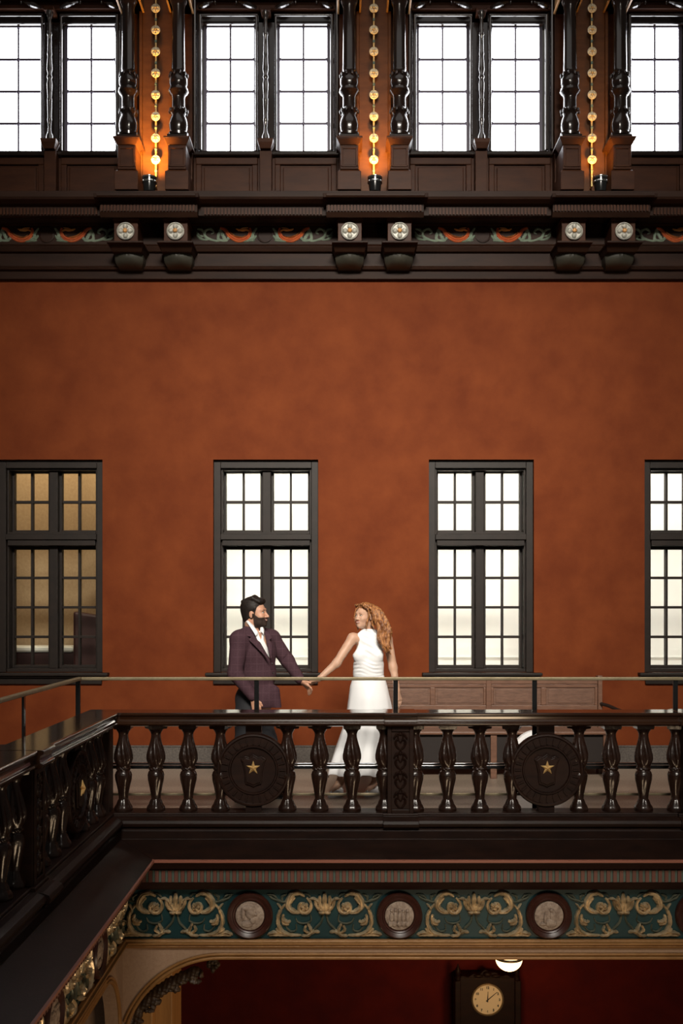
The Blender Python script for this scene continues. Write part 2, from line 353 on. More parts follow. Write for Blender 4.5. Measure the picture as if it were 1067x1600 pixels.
def upper_window(cx, idx):
    w = sempty('window_%d' % idx, (cx, 11.1, 6.44))
    fr = MB()
    # jambs with glossy rounds
    for s in (-1, 1):
        fr.box(*sorted((cx+s*.705, cx+s*.765)), 11.10, 11.24, 6.44, 7.95)
    fr.box(cx-.095, cx+.095, 11.12, 11.24, 6.44, 7.95)
    fr.box(cx-.765, cx+.765, 11.12, 11.26, 7.81, 7.95); fr.box(cx-.765, cx+.765, 11.06, 11.2, 6.40, 6.45)
    fr.build('window_frame', 'gloss', w, bevel=.012)
    r = MB()
    for s in (-1, 1):
        r.lathe([(.018, 6.45), (.018, 7.86)], (cx+s*.690, 11.05, 0), n=16)
        r.lathe([(.020, 6.45), (.020, 9.0)], (cx+s*.745, 11.03, 0), n=16)
        r.lathe([(.013, 6.45), (.013, 7.86)], (cx+s*.100, 11.06, 0), n=16)
        r.lathe([(.013, .09), (.013, .68)] if s > 0 else [(.013, -.68), (.013, -.09)], (cx, 11.05, 7.86), axis='x', n=16)
    r.build('bead_moulding', 'beadwood', w, smooth=True)
    r = MB()                                                     # header beams with swags
    r.box(cx-.765, cx+.765, 10.98, 11.16, 8.03, 8.07); r.box(cx-.765, cx+.765, 11.05, 11.2, 7.93, 7.97); r.box(cx-.765, cx+.765, 10.95, 11.2, 8.07, 8.35)
    r.box(cx-.765, cx+.765, 11.10, 11.2, 7.95, 8.05)
    r.build('header_beam', 'upwood', w, bevel=.006)
    r = MB()
    for s in (-1, 1):
        for a, b in (((.70, 7.94), (.56, 8.0)), ((.10, 7.94), (.28, 8.0))):
            pts = [(cx+s*(a[0]+(b[0]-a[0])*q), 11.03-.03*math.sin(PI*q), a[1]-.012+(b[1]-a[1])*q*q) for q in [i/8 for i in range(9)]]
            r.tube(pts, lambda q: .012+.016*math.sin(PI*min(1, q*1.1+.05)), 8)
            r.ball((cx+s*(b[0]+(-.03 if b[0] > .4 else .03)), 11.03, 7.985), (.012, .014, .026), 6)
    r.build('carved_swag', 'beadwood', w, smooth=True)
    for s in (-1, 1):
        a, b = sorted((cx+s*.125, cx+s*.648)); mid = (a+b)/2
        m = MB(); y0, y1 = 11.175, 11.215
        m.box(a-.02, a+.012, y0, y1, 6.44, 7.82); m.box(b-.012, b+.02, y0, y1, 6.44, 7.82)
        m.box(a, b, y0, y1, 6.44, 6.475); m.box(a, b, y0, y1, 7.80, 7.82)
        m.box(mid-.0095, mid+.0095, y0+.01, y1, 6.47, 7.81)
        for yy in (94, 144, 194):
            z = zof(yy, 11.2); m.box(a, b, y0+.01, y1, z-.013, z+.013)
            for xx in (a+.012, mid, b-.012): m.ball((xx, y0+.01, z), (.022, .01, .018), 5)
        sash = m.build('sash', 'lead', w)
        m = MB(); m.box(a, b, 11.205, 11.212, 6.47, 7.81); m.build('pane', 'skyglass', sash)
    # turned colonnette on the mullion
    def zz(y): return zof(y, 11.08)
    prof = [(.030, 225), (.030, 219), (.018, 214), (.015, 209), (.013, 205), (.018, 195), (.020, 194), (.017, 190), (.020, 164), (.022, 162), (.018, 160), (.021, 150),
            (.024, 138), (.016, 131), (.024, 127), (.016, 123), (.024, 116), (.022, 105), (.017, 95), (.021, 92), (.018, 88), (.015, 64), (.020, 62), (.016, 58), (.013, 38), (.020, 34), (.028, 30), (.03, 25)]
    m = MB(); m.lathe([(r_*1.28, zz(y_)) for r_, y_ in prof], (cx, 10.99, 0), n=24)
    m.build('colonnette', 'beadwood', w, smooth=True)
    m = MB(); m.frustum(cx, 11.0, zz(232), .075, .07, zz(226), .085, .08); m.frustum(cx, 11.0, zz(240), .055, .05, zz(232), .075, .07); m.box(cx-.062, cx+.062, 11.0, 11.14, 5.7, zz(240)); m.box(cx-.05, cx+.05, 10.95, 11.14, zz(26), zz(20)); m.box(cx-.05, cx+.05, 11.0, 11.12, zz(240), zz(226))
    m.build('mullion_pedestal', 'upwood', w, bevel=.004)
    for s in (-1, 1):            # fielded panels below the lights
        a, b = sorted((cx+s*.09, cx+s*.74))
        m = MB(); z0, z1 = 5.72, 6.39
        m.box(a, b, 11.09, 11.13, z1-.075, z1); m.box(a, a+.06, 11.09, 11.13, z0, z1-.075); m.box(b-.06, b, 11.09, 11.13, z0, z1-.075)
        m.box(a+.085, b-.085, 11.10, 11.13, z0, z1-.10)
        m.build('apron_panel', 'upwood', w, bevel=.008)
for i, c in enumerate(WC): upper_window(c, i+5)

# ---------------------------------------------------------------- columns on pedestals
def make_column(x, label):
    D = 10.75
    def zz(y): return zof(y, D)
    t = thing('column', (x, D, zz(300)), label, 'column', 'turned columns between the clerestory windows')
    m = MB()
    m.box(x-.118, x+.118, D-.118, D+.24, zz(303), zz(274)); m.frustum(x, D+.03, zz(274), .118, .13, zz(270), .095, .11)
    m.box(x-.092, x+.092, D-.095, D+.24, zz(270), zz(233))
    for s in (-1, 1): m.box(x+s*.075-.012, x+s*.075+.012, D-.105, D-.09, zz(266), zz(236))
    m.box(x-.075, x+.075, D-.105, D-.09, zz(239), zz(236)); m.box(x-.075, x+.075, D-.105, D-.09, zz(267), zz(264))
    m.frustum(x, D, zz(233), .095, .10, zz(224), .128, .13); m.box(x-.132, x+.132, D-.134, D+.24, zz(224), zz(221))
    m.build('pedestal', 'upwood', t, bevel=.004)
    m = MB(); m.box(x-.10, x+.10, D-.10, D+.10, zz(221), zz(216))
    pr = [(.075, 216), (.10, 214), (.10, 210), (.082, 207), (.088, 203), (.094, 196), (.085, 188), (.070, 181), (.078, 178), (.090, 175), (.082, 172), (.068, 170), (.066, 155),
          (.070, 151), (.090, 148), (.104, 144), (.098, 140), (.080, 138), (.090, 133), (.092, 126), (.078, 120), (.088, 117), (.072, 114), (.070, 110), (.064, 60), (.062, 12), (.072, 8), (.09, 2), (.10, -20)]
    m.lathe([(r_, zz(y_)) for r_, y_ in pr], (x, D, 0), n=28,
            mod=lambda a, h, r_: 1+(.05*abs(math.sin(4*a)) if (zz(211) < h < zz(184) or zz(136) < h < zz(122)) else 0))
    m.build('shaft', 'gloss', t, smooth=True)
    m = MB()
    for yy in (175, 119):
        for k in range(10):
            a = 2*PI*k/10; m.ball((x+.088*math.cos(a), D+.088*math.sin(a), zz(yy)), (.014, .014, .026), 5)
    m.build('leaf_collar', 'gloss', t, smooth=True)
    m = MB(); m.box(x-.11, x+.11, D-.11, D+.24, zz(2), zz(-60)); m.box(x-.125, x+.125, D-.125, D+.24, zz(2), zz(4)+.03)
    m.build('capital', 'goldmould', t, bevel=.006)
    return t
order = ['far left', 'left', 'middle', 'right']
names = {1: 'left', 2: 'middle', 3: 'right'}
for k in (1, 2, 3):
    for s in (-1, 1):
        make_column(PC[k]+s*.254, 'glossy dark turned column on a panelled pedestal, %s of the %s pair flanking a lit rosette strip' % ('left one' if s < 0 else 'right one', names[k]))

# lit recess, rosette strips, uplights
def rosette_mesh(m, c, r, th=.02, n=5):
    """five-petalled rose facing the hall (-Y)"""
    m.lathe([(r, 0), (r, -th*.4), (r*.86, -th*.6), (r*.80, -th*.35), (r*.2, -th*.35)], c, axis='y', n=28)
    for k in range(n):
        a = 2*PI*k/n+PI/2
        m.ball((c[0]+r*.52*math.cos(a), c[1]-th*.4, c[2]+r*.52*math.sin(a)), (r*.30, th*.55, r*.30), 7)
for k in (1, 2, 3):
    p = PC[k]; D = 10.89
    t = thing('rosette_strip', (p, D, 5.95), 'strip of cream rosettes on a gold rod, lit from below, %s of the three' % names[k], 'wall ornament', 'rosette strips between the column pairs')
    m = MB(); m.lathe([(.011, 6.0), (.011, 8.3)], (p, D, 0), n=10)
    m.box(p-.004, p+.004, D, 10.96, 6.0, 6.02); m.box(p-.004, p+.004, D, 10.96, 7.9, 7.92)
    m.build('rod', 'gold', t, smooth=True)
    for i in range(10):
        y = 250.5-33.75*i; z = zof(y, D)
        m = MB(); rosette_mesh(m, (p, D-.012, z), .046, .022); r = m.build('rosette', 'creamrose', t, smooth=True)
        m = MB(); m.ball((p, D-.034, z), (.013, .008, .013), 6); m.build('rosette_boss', 'gold', r, smooth=True)
        m = MB(); m.ball((p, D-.006, zof(y+17, D)), (.014, .014, .018), 6); m.build('bead', 'sage', t, smooth=True)
    # uplight on the cornice
    D = 10.52; z = 5.80
    t = thing('uplight', (p, D, z), 'small black cylindrical uplight on the cornice at the foot of the %s rosette strip' % names[k], 'spotlight', 'uplights on the cornice')
    m = MB(); m.lathe([(.052, 0), (.055, .01), (.062, .06), (.068, .10), (.070, .135), (.060, .14), (.058, .12)], (p, D, z), n=28); m.build('housing', 'black', t, smooth=True)
    m = MB(); m.lathe([(.0725, .088), (.0745, .094), (.0745, .100), (.0725, .106)], (p, D, z), n=40, mod=lambda a, h, r_: 1+.02*math.sin(20*a)); m.lathe([(.071, .133), (.074, .138), (.074, .147), (.068, .150)], (p, D, z), n=28); m.build('trim_ring', 'chrome', t, smooth=True)
    m = MB(); m.lathe([(.001, .118), (.056, .119), (.056, .121), (.001, .124)], (p, D, z), n=20); m.build('lens', 'lens', t)
    d = bpy.data.lights.new('uplight_beam', 'SPOT'); d.energy = (250, 115, 45)[k-1]; d.color = (1.0, 0.50, 0.09); d.spot_size = 1.55; d.spot_blend = .9; d.shadow_soft_size = .04
    lo = bpy.data.objects.new('uplight_beam', d); COL.objects.link(lo); lo.location = (p, D+.10, z+.17)
    lo.rotation_euler = (Vector((p, 10.95, z+.9))-Vector((p, D+.10, z+.17))).to_track_quat('-Z', 'Y').to_euler()
# recess panels behind the strips, uplight glow put into their colour
m = MB()
for p in PC[1:4]:
    m.box(p-.15, p+.15, 10.955, 11.0, 5.7, 9.0)
    for s in (-1, 1): m.box(p+s*.165-.015, p+s*.165+.015, 10.93, 11.0, 5.7, 9.0)
struct(m.build('trim_recess', 'recess', bevel=.004))

# ---------------------------------------------------------------- entablature under the clerestory
def E(D, y): return (D, zof(y, D))
ent = sempty('trim_entablature', (0, 10.9, 5.0))
prof = [(11.05, zof(438, 11.0)), E(10.985, 438), E(10.94, 436), E(10.93, 424), E(10.89, 421), E(10.88, 418), E(10.90, 416), E(10.90, 396), E(10.86, 393), E(10.84, 385), E(10.88, 382),
        E(10.88, 352), E(10.80, 348), E(10.74, 341), (10.60, zof(339, 10.60)), E(10.56, 337), E(10.56, 323), E(10.50, 318), E(10.44, 311), E(10.43, 307), E(10.43, 298), (11.2, zof(298, 10.43)), (11.2, zof(438, 11.0))]
m = MB(); m.prism(prof, lambda u, v, q: (q, u, v), XL, XR); m.build('cornice', 'entab', ent, bevel=.003)
m = MB()
x = -4.4
while x < 4.4:
    if not any(abs(x-p) < .53 for p in PC): m.box(x, x+.020, 10.545, 10.57, zof(335, 10.545), zof(325, 10.545))
    x += .034
m.build('dentil', 'upwood', ent)
prof2 = [E(10.92, 343), (10.50, zof(340, 10.50)), E(10.47, 331), E(10.47, 318), E(10.42, 315), E(10.34, 308), E(10.33, 305), E(10.33, 301), (11.1, zof(301, 10.33)), (11.1, zof(343, 10.92))]
for p in PC[1:4]:
    m = MB(); m.prism(prof2, lambda u, v, q: (q, u, v), p-.485, p+.485)
    cr = [E(10.47, 318), E(10.42, 315), E(10.34, 308), E(10.33, 301), (10.9, zof(301, 10.33)), (10.9, zof(318, 10.47))]
    m.prism(cr, lambda u, v, q: (q, u, v), p-.515, p+.515)
    br = m.build('cornice_break', 'entab', ent, bevel=.004)
    m = MB(); x = p-.47
    while x < p+.46: m.box(x, x+.020, 10.455, 10.48, zof(329.5, 10.455), zof(320, 10.455)); x += .0325
    m.build('dentil', 'upwood', br)
    for s in (-1, 1):
        c = p+s*.25; D = 10.60
        m = MB(); m.box(c-.120, c+.120, D, 10.9, zof(378, D), zof(343, D)); m.box(c-.13, c+.13, D-.015, 10.9, zof(345, D), zof(341, D))
        bk = m.build('bracket_block', 'upwood', ent, bevel=.004)
        m = MB(); m.frustum(c, 10.78, zof(391, 10.6), .15, .13, zof(380, 10.6), .175, .20); m.box(c-.18, c+.18, 10.53, 10.9, zof(380, 10.55), zof(377, 10.55))
        m.box(c-.140, c+.140, 10.69, 10.9, zof(393, 10.7), zof(390, 10.7))
        m.build('bracket_cap', 'entab', bk, bevel=.004)
        # gadrooned console
        m = MB(); rows = []
        for i in range(9):
            q = i/8; hw = .147*(1-.22*q**5); dd = .12*math.sqrt(max(0, 1-q**3))
            rows.append([(c-hw+2*hw*j/16, 10.86-dd*(.6+.4*math.sin(PI*j/16))*1.25-.02-.006*abs(math.sin(PI*j*.5)), zof(391, 10.72)-.150*q) for j in range(17)]+[(c+hw, 10.9, zof(391, 10.72)-.150*q), (c-hw, 10.9, zof(391, 10.72)-.150*q)])
        m.grid(rows); m.build('console', 'consolewood', bk, smooth=True)
        m = MB(); rosette_mesh(m, (c, D-.008, zof(362, D)), .088, .045, 4); r = m.build('rosette', 'silver', bk, smooth=True)
        m = MB(); m.ball((c, D-.045, zof(362, D)), (.022, .014, .022), 8); m.build('rosette_boss', 'ochre', r, smooth=True)

def ribbon(m, pts, width, fn, h=.012, lobes=0, segs=22, veins=True):
    """raised leaf: pts control points in the plane, width(t), lobed edges, fn maps (u, v, out)"""
    P = [Vector((a, b)) for a, b in pts]
    def cr(t):
        n = len(P)-1; s = min(n-1, int(t*n)); q = t*n-s
        p0, p1, p2, p3 = P[max(s-1, 0)], P[s], P[s+1], P[min(s+2, n)]
        return .5*((2*p1)+(p2-p0)*q+(2*p0-5*p1+4*p2-p3)*q*q+(3*p1-p0-3*p2+p3)*q**3)
    L = []
    for i in range(segs+1):
        t = i/segs; p = cr(t); d = (cr(min(1, t+.01))-cr(max(0, t-.01))); d = d.normalized() if d.length > 1e-9 else Vector((1, 0))
        n = Vector((-d.y, d.x)); wv = width(t)
        if lobes: wv *= .72+.28*abs(math.sin(t*lobes*PI))
        row = []
        for c, hh in ((-1, 0), (-.95, .45), (-.5, .9), (-.12, .62), (.12, 1.15), (.5, .9), (.95, .45), (1, 0)):
            q = p+n*wv*c; row.append(fn(q.x, q.y, h*hh*(0.35+0.65*math.sin(PI*min(1, max(.04, t*.96+.02))))))
        L.append(row)
    m.grid(L, closed=False)
    return m

def taper(a, b=1.0): return lambda t: a*(math.sin(PI*min(1, (t*.93+.05)))**b)
def fade(a, e=.2): return lambda t: a*(1-(1-e)*t)

# painted dragons in the panels of the upper frieze
def dragon_panel(cx, mirror):
    D = 10.88; zc = zof(367, D)
    def fn(u, v, h): return (cx+mirror*u, D-h, zc+v)
    k = 1/380.0
    def Q(l): return [((a-685)*k, (195-b)*k) for a, b in l]
    g = MB()
    for l, wd, lb in (([(515, 217), (490, 218), (455, 205), (450, 182), (470, 172), (485, 184), (474, 192)], .012, 5),
                      ([(470, 212), (445, 214), (425, 204), (420, 192)], .010, 3), ([(450, 190), (438, 176), (420, 172)], .011, 3),
                      ([(445, 200), (430, 198), (418, 182)], .009, 2), ([(540, 218), (505, 214), (505, 190), (512, 170)], .013, 4), ([(535, 218), (522, 200), (512, 176)], .014, 4),
                      ([(520, 218), (540, 212), (544, 200)], .012, 2), ([(560, 217), (600, 220), (648, 218)], .009, 4), ([(610, 217), (634, 208), (640, 188), (654, 168)], .014, 5), ([(612, 216), (640, 212), (652, 196)], .010, 3)):
        ribbon(g, Q(l), taper(wd*1.3, .45), fn, .012, lb)
    t = g.build('painted_foliage', 'sage', ent, smooth=True)
    g = MB(); ribbon(g, Q([(510, 168), (530, 176), (548, 200), (580, 217), (612, 210), (628, 188), (626, 168)]), lambda t: .022*(math.sin(PI*min(1, t*.8+.12))**.6), fn, .018)
    ribbon(g, Q([(512, 172), (524, 170), (536, 176)]), taper(.01), fn, .01); g.build('painted_dragon', 'orange', ent, smooth=True)
    g = MB(); ribbon(g, Q([(548, 184), (568, 200), (596, 206), (612, 196)]), taper(.008), fn, .026)
    ribbon(g, Q([(572, 172), (592, 178), (612, 176), (626, 182)]), taper(.012, .6), fn, .026, 3); ribbon(g, Q([(580, 180), (598, 172), (620, 168)]), taper(.008), fn, .026, 3)
    g.build('dragon_head', 'ochre', ent, smooth=True)
for c in WC:
    for s in (1, -1): dragon_panel(c, s)
    m = MB(); D = 10.88; z = zof(367, D)
    m.lathe([(.082, 0), (.082, -.012), (.070, -.014), (.066, -.004), (.001, -.004)], (c, D, z), axis='y', n=32)
    m.build('blank_roundel', 'entab', ent, smooth=True)
m = MB()
for k in range(5):
    a, b = PC[k]+.37, (PC[k+1]-.37 if k < 4 else XR)
    m.box(a, b, 10.855, 10.89, zof(352, 10.87), zof(349, 10.87))
m.build('frieze_bead', 'upwood', ent)

# ================================================================== LOWER CORNICE, FRIEZE AND ARCHES
def run(m, prof, side, end, start=None):
    """sweep a closed (p, z) profile along the far or the left side of the well, mitred at the corner"""
    if side == 'back':
        a = [m.v((-(1.65-p) if start is None else start, D0-p, z)) for p, z in prof]; b = [m.v((end, D0-p, z)) for p, z in prof]
    else:
        a = [m.v((-(1.65-p), D0-p if start is None else start, z)) for p, z in prof]; b = [m.v((-(1.65-p), end, z)) for p, z in prof]
    m.f(a); m.f(b[::-1]); n = len(prof)
    for i in range(n): m.f([a[i], b[i], b[(i+1) % n], a[(i+1) % n]])
    return m
ENDS = {'back': 5.0, 'left': 2.2}
CN = {'back': 'far', 'left': 'left'}
def fn_for(side, h0=0.0):
    if side == 'back': return lambda u, v, h: (u, D0-h0-h, v)
    return lambda u, v, h: (X0+h0+h, u, v)

P_cornice = [(-.30, -.01), (-.03, -.005), (-.015, -.02), (-.015, -.085), (0, -.09), (.28, -.168), (.28, -.186), (.03, -.186), (-.30, -.186)]
P_line = [(.270, -.1655), (.290, -.171), (.290, -.188), (.270, -.194)]
P_bed = [(0, -.186), (.262, -.186), (.255, -.205), (.235, -.23), (.205, -.25), (.17, -.262), (.165, -.27), (.165, -.360), (.12, -.37), (.08, -.41), (.03, -.45), (0, -.46)]
def lower_zone(side):
    end = ENDS[side]; where = CN[side]
    m = MB(); run(m, P_cornice, side, end)
    s_ = struct(m.build('trim_ledge_'+where, 'wood', bevel=.004))
    m = MB(); run(m, P_line, side, end); m.build('edge_fillet', 'fillet', s_)
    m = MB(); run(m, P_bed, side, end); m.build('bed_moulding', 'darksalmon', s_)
    # reeded band of alternating bars
    fn = fn_for(side, .165); bars, gaps = MB(), MB(); k = 0
    a, b = ((X0+.18, end) if side == 'back' else (D0-.18, end)); stp = .0475*(1 if side == 'back' else -1)
    u = a
    while (u < b) if side == 'back' else (u > b):
        for mm, w0, w1, h in ((bars, .0, .56, .012), (gaps, .60, .95, .007)):
            p0, p1 = u+stp*w0, u+stp*w1
            mm.prism([(p0, -.272), (p1, -.272), (p1, -.358), (p0, -.358)], fn, 0, h)
        u += stp
    bars.build('reeded_band', 'salmon', s_); gaps.build('reeded_groove', 'sagedark', s_)
    # frieze
    t = thing('painted_frieze', (0, D0, -.84) if side == 'back' else (X0, 6, -.84), 'teal frieze with gilded scrolls and stone roundels under the %s side of the balcony' % where, 'frieze')
    m = MB(); run(m, [(0, -.46), (0, -.84), (-.3, -.84), (-.3, -.46)], side, end); m.build('field', 'teal', t)
    m = MB(); run(m, [(0, -.828), (.030, -.828), (.034, -.842), (.05, -.850), (.05, -.862), (.028, -.868), (.036, -.880), (.022, -.895), (0, -.898)], side, end); s_2 = m.build('lower_moulding', 'goldmould', t, bevel=.003)
    zc = -.650
    if side == 'back': cs = [-.690+1.1225*k for k in range(-0, 5)]; sg = 1
    else: cs = [7.09-1.1225*k for k in range(0, 4)]; sg = -1
    for ci, c in enumerate(cs):
        m = MB()
        ax = 'y' if side == 'back' else 'x'
        q = -1 if side == 'back' else 1
        base = (c, D0, zc) if side == 'back' else (X0, c, zc)
        m.lathe([(.172, 0), (.172, q*.030), (.160, q*.045), (.140, q*.030), (.132, q*.026), (.126, q*.036), (.116, q*.030), (.110, q*.012), (.001, q*.012)], base, axis=ax, n=48)
        rim = m.build('medallion', 'medrim', t, smooth=True)
        m = MB(); m.lathe([(.108, q*.010), (.108, q*.024), (.100, q*.028), (.001, q*.028)], base, axis=ax, n=40)
        # figures in low relief
        rr = random.Random(ci*7+(0 if side == 'back' else 50)); f2 = fn_for(side, .028)
        def blob(u, v, ru, rv, h=.014):
            b_ = f2(c+u, zc+v, 0); m.ball(b_, (ru, h, rv) if side == 'back' else (h, ru, rv), 7)
        if ci == 0:      # helmeted profile
            blob(.005, .02, .040, .045); blob(.02, -.035, .022, .03); blob(-.02, -.06, .05, .028); blob(-.015, .055, .055, .022); blob(.045, .012, .012, .012); blob(-.05, .02, .018, .05)
        elif ci == 2:    # bending figure
            blob(.02, .04, .018, .02); blob(.03, .0, .026, .045); blob(.015, -.055, .045, .035); blob(-.03, -.02, .012, .05); blob(-.045, -.06, .03, .015)
        else:
            for g_ in range(5):
                u_ = -.06+.03*g_; hgt = rr.uniform(.0, .03); blob(u_, .035+hgt*.5, .013, .015); blob(u_, -.01, .017, .045); blob(u_+rr.uniform(-.01, .01), -.06, .02, .025)
        m.build('relief_roundel', 'relief', rim, smooth=True)
    # gilded scroll units, mirrored about a palmette
    mids = [cs[0]-sg*.56]+[c+sg*.56125 for c in cs]
    for c in mids:
        g, pl = MB(), MB()
        fnn = fn_for(side, .0)
        for s in (1, -1):
            def fn(u, v, h, s=s): return fnn(c+s*u, zc+v, h)
            k = 1/598.0
            def Q(l): return [((a-240)*k, (315-b)*k) for a, b in l]
            def G(l, wd, lb=0, h=.030, e=.5, mm=g): ribbon(mm, Q(l), taper(wd*1.10, e), fn, h, lb)
            for l, wd in (([(240, 298), (242, 260), (238, 214)], .018), ([(246, 298), (262, 262), (262, 226)], .016), ([(250, 298), (276, 275), (285, 240)], .014)): G(l, wd, 2, .04)
            G([(252, 280), (272, 252), (290, 240), (310, 244)], .012, 2, .03)
            G([(238, 302), (268, 302)], .014, 0, .045)
            G([(345, 300), (375, 300), (402, 280), (402, 250), (385, 222), (355, 216), (330, 232)], .024, 7, .040)      # big leaf of the scroll
            G([(400, 290), (396, 262), (372, 236)], .012, 4, .034)
            G([(322, 236), (302, 262), (306, 292), (330, 304), (352, 292), (354, 268), (336, 258)], .016, 6, .036)      # inner curl
            for q in range(5):                                                                                        # flower
                a = 2*PI*q/5; G([(332, 276), (332+20*math.cos(a), 276+20*math.sin(a))], .014, 0, .042)
            G([(345, 405), (385, 404), (425, 392), (448, 360), (450, 325), (440, 295), (415, 262)], .017, 8, .034)      # outer stem
            G([(440, 398), (470, 392), (498, 404)], .013, 3, .03); G([(400, 408), (450, 404), (490, 408)], .010, 4, .03); G([(420, 400), (450, 385), (458, 372)], .012, 3, .03)
            G([(262, 392), (290, 388), (318, 404), (345, 408)], .016, 4, .036); G([(300, 400), (304, 375), (318, 348)], .013, 3, .036); G([(310, 398), (330, 380), (322, 360)], .012, 3, .036)
            G([(392, 340), (410, 345), (428, 330), (424, 310)], .016, 4, .034); G([(400, 358), (425, 352), (432, 335)], .012, 3, .03)
            G([(445, 320), (436, 292), (444, 272), (456, 262)], .009, 2, .03)
            G([(246, 308), (256, 345), (280, 372), (292, 388)], .008, 0, .022, .3, pl); G([(305, 310), (302, 340), (330, 352), (360, 346), (372, 326)], .006, 0, .02, .3, pl)
            G([(370, 355), (368, 380), (390, 388), (410, 372), (420, 350)], .006, 0, .02, .3, pl); G([(395, 230), (420, 255), (450, 248), (478, 238), (496, 218)], .009, 3, .02, .5, pl)
            G([(430, 250), (432, 232), (410, 220)], .010, 3, .02, .5, pl); G([(452, 246), (470, 226), (500, 222)], .008, 3, .02, .5, pl)
            G([(300, 240), (318, 220), (345, 218)], .006, 0, .02, .3, pl)
        # trim anything that would pass the inner corner
        for mm in (g, pl):
            bad = [v for v in mm.bm.verts if (side == 'back' and v.co.x < X0+.01) or (side == 'left' and v.co.y > D0-.01)]
            bmesh.ops.delete(mm.bm, geom=bad, context='VERTS')
        a_ = g.build('scrollwork', 'gild', t, smooth=True); pl.build('tendril', 'giltpale', a_, smooth=True)
    # spandrel wall with a flat arch
    m = MB(); TOP = -.985
    if side == 'back': u0, ctr, aa, bb, far = X0, -.91, .74, .75, end; sgn = 1
    else: u0, ctr, aa, bb, far = D0, D0-.58, .44, .50, end; sgn = -1
    arc = [(ctr-sgn*aa*math.sin(q), TOP-bb*(1-math.cos(q))) for q in [PI/2*i/20 for i in range(21)]]      # crown -> springing
    poly = [(u0, -.86), (far, -.86), (far, TOP)]+arc+[(u0 if aa == abs(u0-ctr) else arc[-1][0], -4.6)]+([(u0, -4.6)] if aa != abs(u0-ctr) else [])
    if side == 'back': poly = [(u0-.30, -.86), (far, -.86), (far, TOP)]+arc+[(arc[-1][0], -4.6), (u0-.30, -4.6)]
    else: poly = [(u0, -.86), (far, -.86), (far, TOP)]+arc+[(arc[-1][0], -4.6), (u0, -4.6)]
    f3 = (lambda u, v, q: (u, D0+q, v)) if side == 'back' else (lambda u, v, q: (X0-q, u, v))
    m.prism(poly, f3, 0.0, .30 if side == 'back' else .10); sp = struct(m.build('wall_spandrel_'+where, 'plaster'))
    m = MB()
    for off, r_ in ((.012, .014), (.040, .012)):
        pts = [(far, TOP+off)]+[(ctr-sgn*(aa+off)*math.sin(q), TOP+off-(bb+off)*(1-math.cos(q))) for q in [PI/2*i/30 for i in range(31)]]
        pts = [p_ for p_ in pts if (p_[0] > u0+.005 if side == 'back' else p_[0] < u0-.005)]
        m.tube([f3(a, b, -.004) for a, b in pts], r_, 10)
    m.build('arch_moulding', 'goldmould', sp, smooth=True)
lower_zone('back'); lower_zone('left')

# lower storey beyond the arch
t = thing('pillar', (-1.45, 9.0, -4.6), 'tan wooden pillar inside the arch at the lower left', 'pillar')
xa, xb = xof(214, 9.0), xof(275, 9.0)
m = MB(); m.box(xa, xb, 8.8, 9.3, -4.6, -1.2)
m.build('pillar_shaft', 'tan', t, bevel=.01)
m = MB(); m.box(xa-.1, xb-.14, 8.66, 8.8, -4.6, -1.6)
m.build('pilaster_strip', 'tan', t, bevel=.01)
pts = [px(x_, y_, 8.18)+Vector((.012, 0, -.03)) for x_, y_ in ((196, 1600), (205, 1583), (218, 1566), (235, 1551), (252, 1538), (270, 1527), (290, 1518), (305, 1512))]
def resample(P, n):
    out = []
    for i in range(n):
        q_ = i/(n-1)*(len(P)-1); j = min(int(q_), len(P)-2); out.append(P[j].lerp(P[j+1], q_-j))
    return out
bracket_pts = pts
q = px(333, 1506, 8.3); m = MB()
for k in range(7): m.ball((q.x+.035*math.cos(k*.9), q.y, q.z-.005+.02*math.sin(k*.9)), (.022, .03, .022), 6)
m.ball((q.x, q.y-.01, q.z-.04), (.02, .03, .03), 6); m.box(q.x-.03, q.x+.03, q.y-.02, q.y+.1, q.z, -.75)
tag(m.build('carved_pendant', 'carved', smooth=True), 'small carved pendant hanging under the crown of the lower arch', 'carving')

# pendant bowl lamp
L0 = px(795, 1497, 9.6); R = 21*9.6/F
t = thing('pendant_lamp', (L0.x, L0.y, L0.z), 'lit glass bowl lamp hanging above the tall clock', 'lamp')
m = MB(); m.lathe([(.004, -R*.95)]+[(R*math.sin(a), -R*.95*math.cos(a)) for a in [PI/2*i/10 for i in range(1, 11)]]+[(R*.6, R*.25), (.02, R*.35)], L0, n=32); m.build('bowl_shade', 'bowl', t, smooth=True)
m = MB(); m.lathe([(R*1.03, -.004), (R*1.06, .008), (R*1.03, .02)], L0, n=32, caps=False); m.lathe([(.012, .03), (.012, -.75-L0.z-.02), (.05, -.75-L0.z-.015), (.05, -.75-L0.z)], L0, n=12); m.build('lamp_stem', 'brass', t, smooth=True)
d = bpy.data.lights.new('lamp_glow', 'POINT'); d.energy = 22; d.color = (1, .5, .2); d.shadow_soft_size = .12
o = bpy.data.objects.new('lamp_glow', d); COL.objects.link(o); o.location = (L0.x, L0.y, L0.z-.30)

